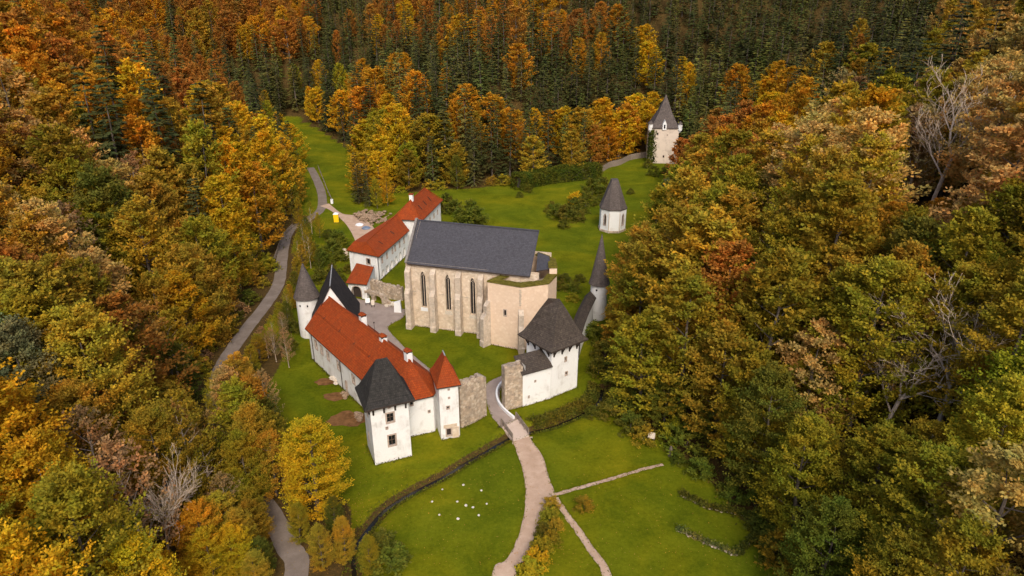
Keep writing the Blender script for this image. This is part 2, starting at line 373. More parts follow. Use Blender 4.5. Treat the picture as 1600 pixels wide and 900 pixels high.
def flared_hip(c, ends, zE, zR, rows=((0, 0), (0.2, 0.10), (0.42, 0.30), (1, 1))):
    """four eave corners (ccw), ridge end for each corner; curved, flaring towards the eave"""
    fs = []; pt = lambda i, t: V((*(V(c[i]).xy * (1 - t[0]) + V(ends[i]).xy * t[0]), zE + (zR - zE) * t[1]))
    for a, b in zip(rows, rows[1:]):
        for i in range(4):
            j = (i + 1) % 4; q = [pt(i, a), pt(j, a), pt(j, b), pt(i, b)]
            if (q[2] - q[3]).length < 1e-3: q.pop()
            fs.append(q)
    return fs
def ctr(pts): return V((sum(p[0] for p in pts) / len(pts), sum(p[1] for p in pts) / len(pts), 0))
def inset(pts, d):
    c = ctr(pts); return [V((p[0], p[1], 0)) + (c - V((p[0], p[1], 0))).normalized() * d for p in pts]
def bracket(root, p, n, z, size=0.7):
    m = MB(); p = V((p[0], p[1], 0)); n = V((n[0], n[1], 0))
    m.beam(p + n * 0.02 + V((0, 0, z)), p + n * size + V((0, 0, z)), 0.07)
    m.beam(p + n * 0.07 + V((0, 0, z - size * 1.75)), p + n * 0.07 + V((0, 0, z - 0.06)), 0.085)
    m.beam(p + n * 0.1 + V((0, 0, z - size * 1.5)), p + n * size * 0.85 + V((0, 0, z - 0.08)), 0.07)
    return m.build('bracket', DWOOD, root)

# ------------------------------------------------------------------ the terrain
FLOOR = [  # edge of the open valley floor (x, y, slope of the hill that starts there), counter-clockwise
 (28, -80, .6), (28, 40, .6), (28.5, 52, .6), (25, 66, .6), (20.5, 75, .6), (16.5, 82, .6), (14.5, 90, .6), (16.2, 108, .55), (20, 117, .5), (30.5, 143, .42),
 (41, 175, .38), (48, 202, .34), (59, 226, .34), (60, 241, .36), (46, 243, .38), (30, 224, .38), (28, 216, .38), (0, 203, .38), (-19, 198, .40), (-38, 193, .40), (-43, 184, .40),
 (-50, 215, .42), (-57, 245, .42), (-80, 288, .42), (-96, 312, .40), (-108, 312, .4), (-100, 285, .45), (-78, 240, .6), (-69.5, 222, .66), (-57.5, 178, .72), (-55.5, 150, .74), (-53.5, 130, .72),
 (-49.5, 96, .70), (-46.5, 80, .68), (-38, 66, .64), (-29.5, 56, .6), (-28, 45, .6), (-26, -80, .6)]
STREAM = [G(*q) for q in ((548, 862), (560, 842), (571, 826), (597, 795), (622, 777), (649, 762), (693, 740), (728, 718), (760, 700), (785, 686), (805, 676), (830, 670), (858, 664), (882, 655), (905, 645), (925, 634), (938, 620), (942, 602))]
STREAM = [V((-16.5, 53, 0)), V((-17.2, 55.5, 0))] + STREAM
ROADL = [V((-23.5, 40, 0)), G(462, 900), G(447, 850), G(424, 806), G(380, 740), G(340, 660), G(338, 600), G(354, 560), G(385, 515), G(418, 472), G(436, 440), G(442, 395), G(452, 362), G(480, 344), G(502, 326), G(502, 300), G(492, 275), G(485, 262)]
def seg_dist(px, py, pts, closed):
    best = np.full(px.shape, 1e9); k = len(pts)
    for i in range(k if closed else k - 1):
        ax, ay = pts[i][0], pts[i][1]; bx, by = pts[(i + 1) % k][0], pts[(i + 1) % k][1]
        t = np.clip(((px - ax) * (bx - ax) + (py - ay) * (by - ay)) / ((bx - ax) ** 2 + (by - ay) ** 2), 0, 1)
        best = np.minimum(best, np.hypot(px - ax - t * (bx - ax), py - ay - t * (by - ay)))
    return best
def inside(px, py, pts):
    r = np.zeros(px.shape, bool); k = len(pts)
    for i in range(k):
        ax, ay = pts[i][0], pts[i][1]; bx, by = pts[(i + 1) % k][0], pts[(i + 1) % k][1]
        c = ((ay > py) != (by > py)) & (px < (bx - ax) * (py - ay) / ((by - ay) or 1e-9) + ax)
        r ^= c
    return r
def smooth_line(pts, k=6):
    out = []; P = [V(p) for p in pts]
    for i in range(len(P) - 1):
        a, b, c, d = P[max(i - 1, 0)], P[i], P[i + 1], P[min(i + 2, len(P) - 1)]
        for j in range(k):
            t = j / k; out.append(0.5 * ((2 * b) + (c - a) * t + (2 * a - 5 * b + 4 * c - d) * t * t + (3 * b - a - 3 * c + d) * t ** 3))
    return out + [P[-1]]
def vnoise(x, y, s, seed):
    """smooth value noise"""
    x, y = x / s, y / s; xi, yi = np.floor(x).astype(int), np.floor(y).astype(int); fx, fy = x - xi, y - yi
    fx, fy = fx * fx * (3 - 2 * fx), fy * fy * (3 - 2 * fy)
    h = lambda a, b: np.modf(np.abs(np.sin(a * 127.1 + b * 311.7 + seed * 74.7) * 43758.5453))[0]
    return (h(xi, yi) * (1 - fx) + h(xi + 1, yi) * fx) * (1 - fy) + (h(xi, yi + 1) * (1 - fx) + h(xi + 1, yi + 1) * fx) * fy
def terrain(px, py):
    """height, signed distance outside the valley floor"""
    px, py = np.asarray(px, float), np.asarray(py, float)
    d = seg_dist(px, py, FLOOR, True); d = np.where(inside(px, py, FLOOR), -d, d)
    ws = np.zeros(px.shape); wt = np.zeros(px.shape)
    for i in range(len(FLOOR)):
        a, b = FLOOR[i], FLOOR[(i + 1) % len(FLOOR)]; L = math.hypot(b[0] - a[0], b[1] - a[1])
        for t in ((0.25, 0.75) if L > 20 else (0.5,)):
            x, y = a[0] + (b[0] - a[0]) * t, a[1] + (b[1] - a[1]) * t
            wgt = 1.0 / (np.hypot(px - x, py - y) ** 2 + 30) ** 1.5 * min(L, 40); ws += wgt * a[2]; wt += wgt
    dd = np.maximum(d, 0); soft = dd * dd / (dd + 4.0)
    z = soft * ws / wt
    z = np.where(z > 60, 60 + (z - 60) * 0.45, z)
    z += (vnoise(px, py, 26, 1) - 0.5) * np.clip(d / 12, 0, 1) * 7 + (vnoise(px, py, 9, 2) - 0.5) * np.clip(d / 8, 0, 1) * 1.6
    z = np.where(d > 0, np.maximum(z, 0.02 * dd), z)
    ds = seg_dist(px, py, STREAM, False)
    z = z - 0.85 * np.clip(1.15 - ds / 1.2, 0, 1) ** 1.3
    return z, d
def tz(x, y): return float(terrain([x], [y])[0][0])
def grow(a, b, step, lim, f=1.25):
    r = list(np.arange(a, b + 1e-6, step)); s = step; lo = [a]
    while r[-1] < lim[1]: s *= f; r.append(r[-1] + min(s, 60))
    s = step
    while lo[-1] > lim[0]: s *= f; lo.append(lo[-1] - min(s, 60))
    return np.array(lo[:0:-1] + r)
gx = grow(-60, 46, 0.75, (-900, 900), 1.06); gy = grow(46, 126, 0.75, (-160, 1500), 1.05)
X, Y = np.meshgrid(gx, gy); Z, D = terrain(X.ravel(), Y.ravel())
nx, ny = len(gx), len(gy)
idx = np.arange(nx * ny).reshape(ny, nx)
quads = np.stack([idx[:-1, :-1], idx[:-1, 1:], idx[1:, 1:], idx[1:, :-1]], -1).reshape(-1, 4)
me = bpy.data.meshes.new('ground'); me.from_pydata(np.stack([X.ravel(), Y.ravel(), Z], 1).tolist(), [], quads.tolist())
me.polygons.foreach_set('use_smooth', [True] * len(me.polygons))
grass = np.clip(0.5 - D / 3.0, 0, 1)
xr, yr = X.ravel(), Y.ravel()
for (cx, cy, rx, ry) in ((-20.5, 57.0, 2.6, 7.5), (-22.5, 62.5, 2.0, 3), (-48, 120, 4, 30), (-42, 93, 5, 13), (17, 92, 3, 12)):   # leaf litter under the trees on the floor
    grass = np.minimum(grass, np.clip((np.hypot((xr - cx) / rx, (yr - cy) / ry) - 0.7) * 2, 0, 1))
dr = seg_dist(xr, yr, smooth_line(ROADL, 4), False); onleft = np.interp(yr, [p.y for p in ROADL], [p.x for p in ROADL])
lit = np.where((xr < onleft) | (yr < 84), np.clip((dr - 4.5) / 3, 0, 1), np.clip((dr - 1.4) / 1.5 + .15, 0, 1)); grass = np.where(yr < 172, np.minimum(grass, lit), grass)
ds = seg_dist(xr, yr, STREAM, False); grass = np.minimum(grass, np.clip(0.25 + (ds - 0.7) * 1.2, 0, 1))
a = me.attributes.new('grass', 'FLOAT', 'POINT'); a.data.foreach_set('value', grass.astype(np.float32))
me.materials.append(GROUND); ground = bpy.data.objects.new('ground', me); COL.objects.link(ground); tag(ground, kind='structure')

def strip(name, left, right, mat, dz=0.03, k=6, jag=0.06):
    L, Rr = smooth_line(left, k), smooth_line(right, k); m = MB(); rr = random.Random(len(name)); n = min(len(L), len(Rr))
    rows = []
    for i in range(n):
        a, b = L[i].copy(), Rr[i].copy(); s = (b - a).normalized(); a += s * rr.uniform(-jag, jag); b += s * rr.uniform(-jag, jag)
        rows.append([a.lerp(b, t) for t in (0, .25, .5, .75, 1)])
    zz, _ = terrain([p.x for r in rows for p in r], [p.y for r in rows for p in r])
    for i, r in enumerate(rows):
        for j, p in enumerate(r): p.z = max(zz[i * 5 + j], -0.1) + dz
    for a, b in zip(rows, rows[1:]):
        for j in range(4): m.poly([a[j], a[j + 1], b[j + 1], b[j]])
    o = m.build(name, mat, smooth=True); return tag(o, kind='structure')
def offset_line(pts, wdt):
    P = smooth_line(pts, 4); Lf, Rt = [], []
    for i, p in enumerate(P):
        d = (P[min(i + 1, len(P) - 1)] - P[max(i - 1, 0)]).normalized(); n = V((d.y, -d.x, 0)); wv = wdt[0] + (wdt[1] - wdt[0]) * i / (len(P) - 1)
        Lf.append(p - n * wv / 2); Rt.append(p + n * wv / 2)
    return Lf, Rt
strip('main_path', [V((-2.3, 40, 0)), G(768, 900), G(790, 876), G(802.5, 856), G(815, 822), G(820, 795), G(821, 765), G(818, 742), G(811, 716), G(801, 690)],
      [V((2.6, 40, 0)), G(807, 900), G(820, 876), G(829, 856), G(840, 826), G(848, 804), G(866, 773), G(857, 745), G(849, 716), G(826, 681)], PATHM)
L_, R2 = offset_line([G(862, 775), G(900, 764), G(950, 750), G(1000, 735), G(1036, 726)], (0.55, 0.45)); strip('side_path', L_, R2, PATHM, 0.045, 2)
L_, R2 = offset_line([G(866, 776), G(886, 806), G(905, 832), G(925, 862), G(948, 900), V((8.6, 46, 0))], (0.7, 1.0)); strip('side_path', L_, R2, PATHM, 0.045, 2)
strip('gate_path', [G(783, 668), G(768, 650), G(761, 630), G(757, 608), G(764, 597), G(800, 580), G(830, 565)], [G(810, 654), G(793, 642), G(783, 628), G(781, 612), G(790, 601), G(812, 592), G(840, 580)], GREYP, 0.026)
strip('courtyard_path', [G(759, 618), G(720, 622), G(690, 606), G(660, 596), G(640, 586), G(610, 555), G(585, 525), G(565, 495), G(560, 478), G(556, 466)],
      [G(756, 604), G(722, 604), G(690, 590), G(664, 570), G(640, 550), G(616, 526), G(606, 512), G(616, 504), G(630, 496), G(636, 484)], GREYP, 0.022)
L_, R2 = offset_line(ROADL, (2.5, 2.4))
strip('road', L_, R2, ROADM, 0.035, 2)
strip('yard', [G(500, 322), G(518, 330), G(540, 350), G(553, 372), G(558, 392)], [G(514, 318), G(535, 334), G(562, 338), G(584, 356), G(588, 378)], PATHM, 0.045)
L_, R2 = offset_line(STREAM, (.5, .5))
mw = MB(); A, B = smooth_line(L_, 1), smooth_line(R2, 1)
for i in range(len(A) - 1): mw.poly([A[i] + V((0, 0, -.62)), B[i] + V((0, 0, -.62)), B[i + 1] + V((0, 0, -.62)), A[i + 1] + V((0, 0, -.62))])
tag(mw.build('water', WATER), kind='structure')

# ------------------------------------------------------------------ buildings
# --- square corner tower in front
C, Rr = V((-17.4, 70.3, 0)), V((-13.0, 72.2, 0)); e1 = (Rr - C).normalized(); e2 = V((-e1.y, e1.x, 0)); W1, W2 = (Rr - C).length, 4.4
Lc, Bk = C + e2 * W2, Rr + e2 * W2; ct = (C + Bk) / 2
t = thing('gate_tower', 'white square tower with steep black shingle roof at the near end of the red-roofed wing', 'tower', ct, 'square white towers with hipped shingle roofs')
fo = [op(1.95, 2.85, 5.9, 7.25), op(1.95, 2.85, 2.35, 3.95), op(2.25, 2.55, 8.0, 8.35), op(1.75, 2.0, 5.0, 5.3)]
lo_ = [op(1.5, 2.0, 2.0, 3.4, 'round'), op(2.1, 2.5, 6.2, 7.3)]
m = MB(); wall(m, C, Rr, -.4, 9.3, .5, fo); wall(m, Rr, Bk, -.4, 9.3, .5); wall(m, Bk, Lc, -.4, 9.3, .5); wall(m, Lc, C, -.4, 9.3, .5, lo_)
m.build('wall', WHITE, t)
for q in fo[:2]: window(t, C, Rr, q, 0.16)
for q in fo[2:]: window(t, C, Rr, q, 0.07, 'wall_opening', mull=False)
window(t, Lc, C, lo_[0], 0.06, 'door', SURR, DWOOD, False, pane='door_leaf'); window(t, Lc, C, lo_[1], 0.1)
eav = [C - e1 * .75 - e2 * .75, Rr + e1 * .75 - e2 * .75, Bk + e1 * .75 + e2 * .75, Lc - e1 * .75 + e2 * .75]
ra, rb = ct - e1 * .7, ct + e1 * .7
roof('roof', flared_hip(eav, [ra, rb, rb, ra], 8.85, 13.9, ((0, 0), (.18, .12), (.4, .36), (1, 1))), DARKS, t, .14, DWOOD)
for u in (.35, 1.7, 3.1, 4.45): bracket(t, C + e1 * u, -e2, 8.75)
for u in (.3, 2.2, 4.1): bracket(t, C + e2 * u, -e1, 8.75)
for a, b in ((C, Rr), (Lc, C)):
    o, e, n, L = axes(a, b); mm = MB(); mm.beam(o - e * .7 + n * .7 + V((0, 0, 8.7)), o + e * (L + .7) + n * .7 + V((0, 0, 8.7)), .07, .09); mm.build('eaves_beam', DWOOD, t)

# --- long wing with the red tiled roof
d = V((10, -12.7, 0)).normalized(); pr = V((-d.y, d.x, 0))
A0 = V((-32.7, 97.4, 0)); A1 = A0 + d * 25.6; S0 = V((-13.8, 76.2, 0)); S1 = V((-10.55, 77.5, 0)); B1 = V((-9.9, 81.0, 0)); B0 = A0 + pr * 7.8
t = thing('monastery_wing', 'long white wing under a red tiled roof beside the black-roofed corner tower', 'building', (A0 + B1) / 2)
wo = [op(u, u + .85, 2.9, 4.35) for u in (2.2, 4.3, 6.6, 10.3, 15.3)] + [op(12.6, 13.2, .1, 2.0, 'round')]
m = MB(); wall(m, A0, A1, -.5, 5.75, .5, wo); wall(m, A1, S0, -.5, 5.9, .5); so = [op(.3, .75, 4.9, 5.6), op(2.7, 3.0, 3.2, 3.6)]; wall(m, S0, S1, -.5, 6.15, .5, so); wall(m, S1, B1, -.5, 6.0, .5); wall(m, B1, B0, -.5, 5.7, .5); wall(m, B0, A0, -.5, 5.6, .5)
m.build('wall', WORN, t)
for q in wo[:5]: window(t, A0, A1, q, 0.13)
window(t, A0, A1, wo[5], 0.1, 'door', SURR, DWOOD, False, pane='door_leaf')
for q in so: window(t, S0, S1, q, 0.05, 'wall_opening', mull=False)
rN, rS = A0 + pr * 3.9 - d * .3 + V((0, 0, 10.15)), V((-13.5, 79.0, 10.15)); zE = 5.55
eW0, eW1 = A0 - pr * .45 - d * .3 + V((0, 0, zE)), A1 - pr * .45 + V((0, 0, zE))
eS0, eS1 = S0 + V((.1, -.5, 6.0)), S1 + V((.1, -.45, 6.0)); eE1 = B1 + V((.3, -.2, 5.9)); eE0 = B0 + pr * .4 - d * .3 + V((0, 0, zE))
mid0, mid1 = (rN * .55 + eW0 * .45) , (rS * .55 + eW1 * .45)
roof('roof', [[eW0, eW1, rS, rN], [eW1, eS0, rS], [eS0, eS1, rS], [eS1, eE1, rS], [eE1, eE0, rN, rS]], REDT, t, .16, DWOOD)
mm = MB(); mm.tube(rN + V((0, 0, .04)), rS + V((0, 0, .04)), .13, .13, 6); mm.build('ridge_cap', REDT, t)
mm = MB(); mm.tube(rS + V((0, 0, .02)), eS1 + V((0, 0, .05)), .1, .1, 6); mm.build('hip_cap', REDT, t)
mm = MB(); sa, sb = eW0.lerp(rN, .5), eW1.lerp(rS, .5); mm.beam(sa + V((0, 0, .03)), sb + V((0, 0, .03)), .05, .05); mm.build('roof_seam', REDT, t)
for f0 in (.12, .33, .52, .70):     # short snow guards in a row down the slope
    p = (eW0 * (1 - f0) + eW1 * f0).lerp(rN * (1 - f0) + rS * f0, .48); mm = MB(); mm.beam(p + V((0, 0, .1)), p - pr * .1 + d * .1 + pr * 1.0 + V((0, 0, .75)), .045); mm.build('snow_guard', DWOOD, t)
mm = MB(); pq = A0 + d * 11.6 - pr * .1; mm.tube(pq + V((0, 0, 0)), pq + V((0, 0, 5.4)), .06, .06, 6); mm.build('downpipe', DWOOD, t)
mm = MB(); pq = A0 + d * 1.2 - pr * .1; mm.tube(pq, pq + V((0, 0, 5.4)), .06, .06, 6); mm.build('downpipe', DWOOD, t)
for (px, py, zt_) in ((566, 489, 11.5), (598, 522, 10.9), (637, 545, 11.6)):      # chimneys on the courtyard slope
    hh = zt_ - 7.45; p = G(px, py, zt_); mm = MB(); mm.box((p.x, p.y, 6.0), d * .42, pr * .42, hh + .9); ch = mm.build('chimney', WHITE, t)
    z0 = 6.9 + hh
    mm = MB()
    for i in (-1, 1):
        for j in (-1, 1): mm.box((p.x + d.x * .3 * i + pr.x * .3 * j, p.y + d.y * .3 * i + pr.y * .3 * j, z0), d * .09, pr * .09, .32)
    mm.box((p.x, p.y, z0 + .002), d * .25, pr * .25, .25); mm.build('vent', DWOOD, ch)
    mm = MB(); b = [V((p.x, p.y, z0 + .3)) + d * .5 * i + pr * .5 * j for i, j in ((-1, -1), (1, -1), (1, 1), (-1, 1))]; r0, r1 = V((p.x, p.y, z0 + .62)) - d * .4, V((p.x, p.y, z0 + .62)) + d * .4
    for q in ([b[0], b[1], r1, r0], [b[2], b[3], r0, r1], [b[1], b[2], r1], [b[3], b[0], r0], b[::-1]): mm.poly(q)
    mm.build('chimney_cap', REDT, ch)
p = rN.lerp(rS, .62); mm = MB(); mm.tube(p, p + V((0, 0, 1.6)), .035, .03, 5); mm.lathe(p, [(.0, 1.55), (.12, 1.65), (.12, 1.75), (0, 1.85)], 8); mm.build('lightning_rod', DWOOD, t)

# --- red-roofed turret at the gate
T0, T1 = V((-9.5, 75.6, 0)), V((-7.05, 76.35, 0)); f1 = (T1 - T0).normalized(); f2 = V((-f1.y, f1.x, 0)); T2, T3 = T1 + f2 * 4.3, T0 + f2 * 4.3; ct = (T0 + T2) / 2
t = thing('stair_turret', 'slim white turret with pointed red tiled roof beside the gate ruin', 'turret', ct)
to = [op(.9, 1.3, 4.7, 5.15), op(1.2, 1.4, 6.3, 6.5), op(1.2, 1.4, 7.6, 7.8), op(.75, 1.4, .45, 1.6)]
m = MB(); wall(m, T0, T1, -.4, 8.6, .4, to); wall(m, T1, T2, -.4, 8.6, .4); wall(m, T2, T3, -.4, 8.6, .4); wall(m, T3, T0, -.4, 8.6, .4); m.build('wall', WORN, t)
for q in to[:3]: window(t, T0, T1, q, .06, 'wall_opening', mull=False)
window(t, T0, T1, to[3], .12, 'door', SURR, DWOOD, False, pane='door_leaf')
mm = MB(); mm.box(T0 + f1 * 2.0 - f2 * .03 + V((0, 0, -.2)), f1 * .47, f2 * .06, 1.9); mm.box(T0 + f1 * 1.3 - f2 * .025 + V((0, 0, 1.75)), f1 * .9, f2 * .045, .5); mm.build('stone_patch', STONE, t)
eav = [T0 - f1 * .35 - f2 * .35, T1 + f1 * .35 - f2 * .35, T2 + f1 * .35 + f2 * .35, T3 - f1 * .35 + f2 * .35]
ra, rb = ct - f2 * .75, ct + f2 * .75
roof('roof', flared_hip(eav, [ra, ra, rb, rb], 8.3, 11.9, ((0, 0), (.25, .2), (1, 1))), REDT, t, .14, DWOOD)
mm = MB(); mm.tube(V((ra.x, ra.y, 11.93)), V((rb.x, rb.y, 11.93)), .09, .09, 6); mm.build('ridge_cap', LEAD, t)
mm = MB()
for c_, r_ in zip(eav[:2], (ra, ra)): mm.tube(V((c_.x, c_.y, 8.35)).lerp(V((r_.x, r_.y, 11.9)), .05), V((r_.x, r_.y, 11.92)), .07, .07, 5)
mm.build('hip_cap', REDT, t)

# --- gate ruins and the bow-shaped wall beside the path
def ruin(name, label, pts, th, ztop, mat=RUBBLE, cat='ruined wall', seed=1, z0=-.4, group=None):
    m = MB(); r = random.Random(seed)
    for a, b in zip(pts, pts[1:]):
        o, e, n, L = axes(a, b); k = max(2, int(L / .45)); jag = [r.uniform(-.22, .22) for _ in range(k + 1)]
        za, zb = ztop[pts.index(a)], ztop[pts.index(b)]
        def zt(u, jag=jag, L=L, k=k, za=za, zb=zb):
            q = u / L * k; i = min(int(q), k - 1); return za + (zb - za) * u / L + jag[i] * (1 - q + i) + jag[i + 1] * (q - i)
        wall(m, a, b, z0, 0, th, (), (True, True), True, zt)
    return m.at_centre(name, mat, label, cat, group)
def loose_stones(root, pts, th, ztop, n, seed):
    """individual capping stones along a broken wall crown"""
    r = random.Random(seed); m = MB()
    for _ in range(n):
        i = r.randrange(len(pts) - 1); o, e, nn, L = axes(pts[i], pts[i + 1]); f = r.random(); p = o + e * L * f - nn * r.uniform(.1, th - .1); z = ztop[i] + (ztop[i + 1] - ztop[i]) * f
        a = r.uniform(0, 3); ex = V((math.cos(a), math.sin(a), 0)); s = r.uniform(.12, .28); m.box(p + V((0, 0, z - .1)), ex * s, V((-ex.y, ex.x, 0)) * s * .7, r.uniform(.2, .42))
    o = m.build('capping_stones', RUBBLE, root); o['kind'] = 'stuff'; return o
pts = [V((-7.0, 78.2, 0)), V((-5.2, 79.6, 0)), V((-3.6, 81.2, 0))]; zs = [6.7, 6.9, 6.4]
o = ruin('gate_wall', 'tall rubble wall stump between the red turret and the gate path', pts, 1.1, zs, seed=3, group='rubble stumps flanking the gate'); loose_stones(o, pts, 1.1, zs, 18, 1)
pts = [V((-1.0, 82.4, 0)), V((1.55, 83.5, 0))]; zs = [6.9, 6.9]
o = ruin('gate_wall', 'rubble wall stump joined to the brown-roofed white tower annex', pts, 1.2, zs, seed=5, group='rubble stumps flanking the gate'); loose_stones(o, pts, 1.2, zs, 16, 2)
m = MB(); cl = smooth_line([G(797, 590), G(786, 598), G(778, 608), G(776, 620), G(780, 632), G(790, 644), G(803, 655)], 4)
for a, b in zip(cl, cl[1:]): m.beam(a + V((0, 0, .22)), b + V((0, 0, .22)), .14, .24)
m.at_centre('kerb_wall', WHITEP, 'low white curved kerb wall beside the gate path', 'low wall')

# --- brown-roofed square tower with annex
F, Rt, Lt = V((5.7, 85.7, 0)), V((9.85, 88.7, 0)), V((2.2, 89.9, 0)); Bt = Rt + Lt - F; ct = (F + Bt) / 2; ef = (Rt - F).normalized(); eg = (Lt - F).normalized()
t = thing('round_tower' if 0 else 'corner_tower', 'white square tower with flared brown shingle roof right of the church choir', 'tower', ct, 'square white towers with hipped shingle roofs')
fo = [op(2.5, 2.85, 5.35, 6.1), op(2.7, 3.1, 2.9, 3.5)]; lo_ = [op(1.1, 1.35, 6.0, 6.5)]
m = MB(); wall(m, F, Rt, -.5, 8.9, .5, fo); wall(m, Rt, Bt, -.5, 8.9, .5); wall(m, Bt, Lt, -.5, 8.9, .5); wall(m, Lt, F, -.5, 8.9, .5); m.build('wall', WHITE, t)
for q in fo: window(t, F, Rt, q, .09, mull=False)
eav = [F - ef * .95 - eg * .95, Rt + ef * .95 - eg * .95, Bt + ef * .95 + eg * .95, Lt - ef * .95 + eg * .95]
ra, rb = ct - (eg - ef).normalized() * .8, ct + (eg - ef).normalized() * .8
roof('roof', flared_hip(eav, [ra, ra, rb, rb], 8.4, 14.6, ((0, 0), (.2, .12), (.45, .38), (.72, .70), (1, 1))), BROWNS, t, .14, DWOOD)
for u in (.4, 1.9, 3.3, 4.7): bracket(t, F + ef * u, -eg, 8.35, .85)
for u in (.5, 2.0, 3.5, 5.0): bracket(t, F + eg * u, -ef, 8.35, .85)
for a, b in ((F, Rt), (Lt, F)):
    o, e, n, L = axes(a, b); mm = MB(); mm.beam(o - e * .85 + n * .85 + V((0, 0, 8.28)), o + e * (L + .85) + n * .85 + V((0, 0, 8.28)), .08, .1); mm.build('eaves_beam', DWOOD, t)
a0, a1 = V((1.55, 83.45, 0)), V((5.66, 85.6, 0)); an = axes(a0, a1)[2]; a2, a3 = a1 - an * 2.2, a0 - an * 2.2
ao = [op(1.9, 2.15, 3.6, 3.9), op(.9, 1.1, 1.2, 1.6)]; m = MB(); wall(m, a0, a1, -.5, 5.9, .4, ao); wall(m, a3, a0, -.5, 6.7, .4); m.build('annex_wall', WHITE, t)
for q in ao: window(t, a0, a1, q, .04, 'wall_opening', mull=False)
ae = axes(a0, a1)[1]
roof('annex_roof', [[a0 - ae * .35 + an * .4 + V((0, 0, 5.65)), a1 + ae * .05 + an * .4 + V((0, 0, 5.65)), a2 + ae * .0 + V((0, 0, 7.4)), a3 - ae * .35 + V((0, 0, 7.4))]], BROWNS, t, .14, DWOOD)

# --- shingle-capped wall curving up to the cone tower
t = thing('defence_wall', 'white curving wall with brown shingle cap leading back to the dark cone tower', 'wall', (12, 100, 0))
wl = smooth_line([V((9.6, 89.2, 0)), V((10.6, 96.0, 0)), V((12.4, 103.5, 0)), V((14.6, 110.6, 0))], 4); m = MB()
for a, b in zip(wl, wl[1:]): wall(m, b, a, -.5, 5.2, .5) if 0 else wall(m, a, b, -.5, 5.0, 1.0)
m.build('wall', WHITE, t); fs = []
for a, b in zip(wl, wl[1:]):
    i = wl.index(a); na = (wl[min(i + 1, len(wl) - 1)] - wl[max(i - 1, 0)]).normalized(); nb = (wl[min(i + 2, len(wl) - 1)] - wl[i]).normalized()
    q = lambda p, d_, off, z: p + V((d_.y, -d_.x, 0)) * off + V((0, 0, z))
    fs += [[q(a, na, .45, 4.9), q(b, nb, .45, 4.9), q(b, nb, -.7, 6.1), q(a, na, -.7, 6.1)], [q(b, nb, -1.6, 5.0), q(a, na, -1.6, 5.0), q(a, na, -.7, 6.1), q(b, nb, -.7, 6.1)]]
roof('wall_cap', fs, BROWNS, t, .12, DWOOD)
def round_tower(name, label, c, r, zw, re, ze, prof, mat, wmat, group=None, ops=()):
    t = thing(name, label, 'tower', (c[0], c[1], 0), group); m = MB(); m.lathe((c[0], c[1], 0), [(r * 1.04, -.6), (r, zw)], 32); m.build('wall', wmat, t, True)
    m = MB(); m.lathe((c[0], c[1], 0), [(r * .8, ze + .25), (re, ze - .04), (re, ze + .04)] + prof, 32); m.build('roof', mat, t); return t
cone = 'round white towers with pointed shingle cones'
t = round_tower('round_tower', 'round tower with tall dark cone roof at the end of the shingle-capped wall', (15.7, 112.6), 1.5, 7.2, 1.9, 6.9, [(1.55, 8.1), (.8, 12.2), (.05, 16.2)], GREYS, WHITE, cone)
o = MB(); o.box((15.1, 111.2, 5.9), (.14, 0, 0), (0, .06, 0), .3); o.build('wall_opening', GLASS, t)
t = round_tower('round_tower', 'round white tower with grey cone roof left of the black-roofed gable house', (-35.1, 106.1), 1.85, 7.6, 2.2, 7.3, [(1.85, 8.2), (.95, 10.8), (.06, 13.3)], GREYS, WORN, cone)
for a_ in (-2.0, -1.3): o = MB(); o.box((-35.1 + math.cos(a_) * 1.86, 106.1 + math.sin(a_) * 1.86, 6.0), (.1, 0, 0), (0, .06, 0), .35); o.build('wall_opening', GLASS, t)

# --- guest house: white gable, steep black roof
gd = V((-.2, .98, 0)).normalized(); gs = V((gd.y, -gd.x, 0)); g0 = V((-29.0, 99.5, 0)); L0, R0, R1, L1 = g0 - gs * 3.6, g0 + gs * 3.6, g0 + gs * 3.6 + gd * 8.6, g0 - gs * 3.6 + gd * 8.6
t = thing('guest_house', 'white gabled house with steep black shingle roof behind the red-roofed wing', 'house', (g0 + gd * 4.3))
m = MB(); wall(m, L0, R0, -.5, 0, .45, (), (0, 0), False, lambda u: 5.2 + 6.6 * (1 - abs(u - 3.6) / 3.6)); wall(m, R0, R1, -.5, 5.2, .45); wall(m, R1, L1, -.5, 0, .45, (), (0, 0), False, lambda u: 5.2 + 6.6 * (1 - abs(u - 3.6) / 3.6)); wall(m, L1, L0, -.5, 5.2, .45); m.build('wall', WHITE, t)
fr, bk = g0 - gd * .25 + V((0, 0, 12.05)), g0 + gd * 8.9 + V((0, 0, 12.05)); z_ = V((0, 0, 4.6))
roof('roof', [[R0 + gs * .4 - gd * .25 + z_, R1 + gs * .4 + gd * .3 + z_, bk, fr], [L1 - gs * .4 + gd * .3 + z_, L0 - gs * .4 - gd * .25 + z_, fr, bk]], BLACKS, t, .16, DWOOD)
mm = MB(); mm.tube(fr + V((0, 0, .05)), bk + V((0, 0, .05)), .1, .1, 6); mm.build('ridge_board', LEAD, t)
mm = MB(); mm.tube(bk, bk + V((0, 0, .5)), .05, .03, 5); mm.build('finial', DWOOD, t)

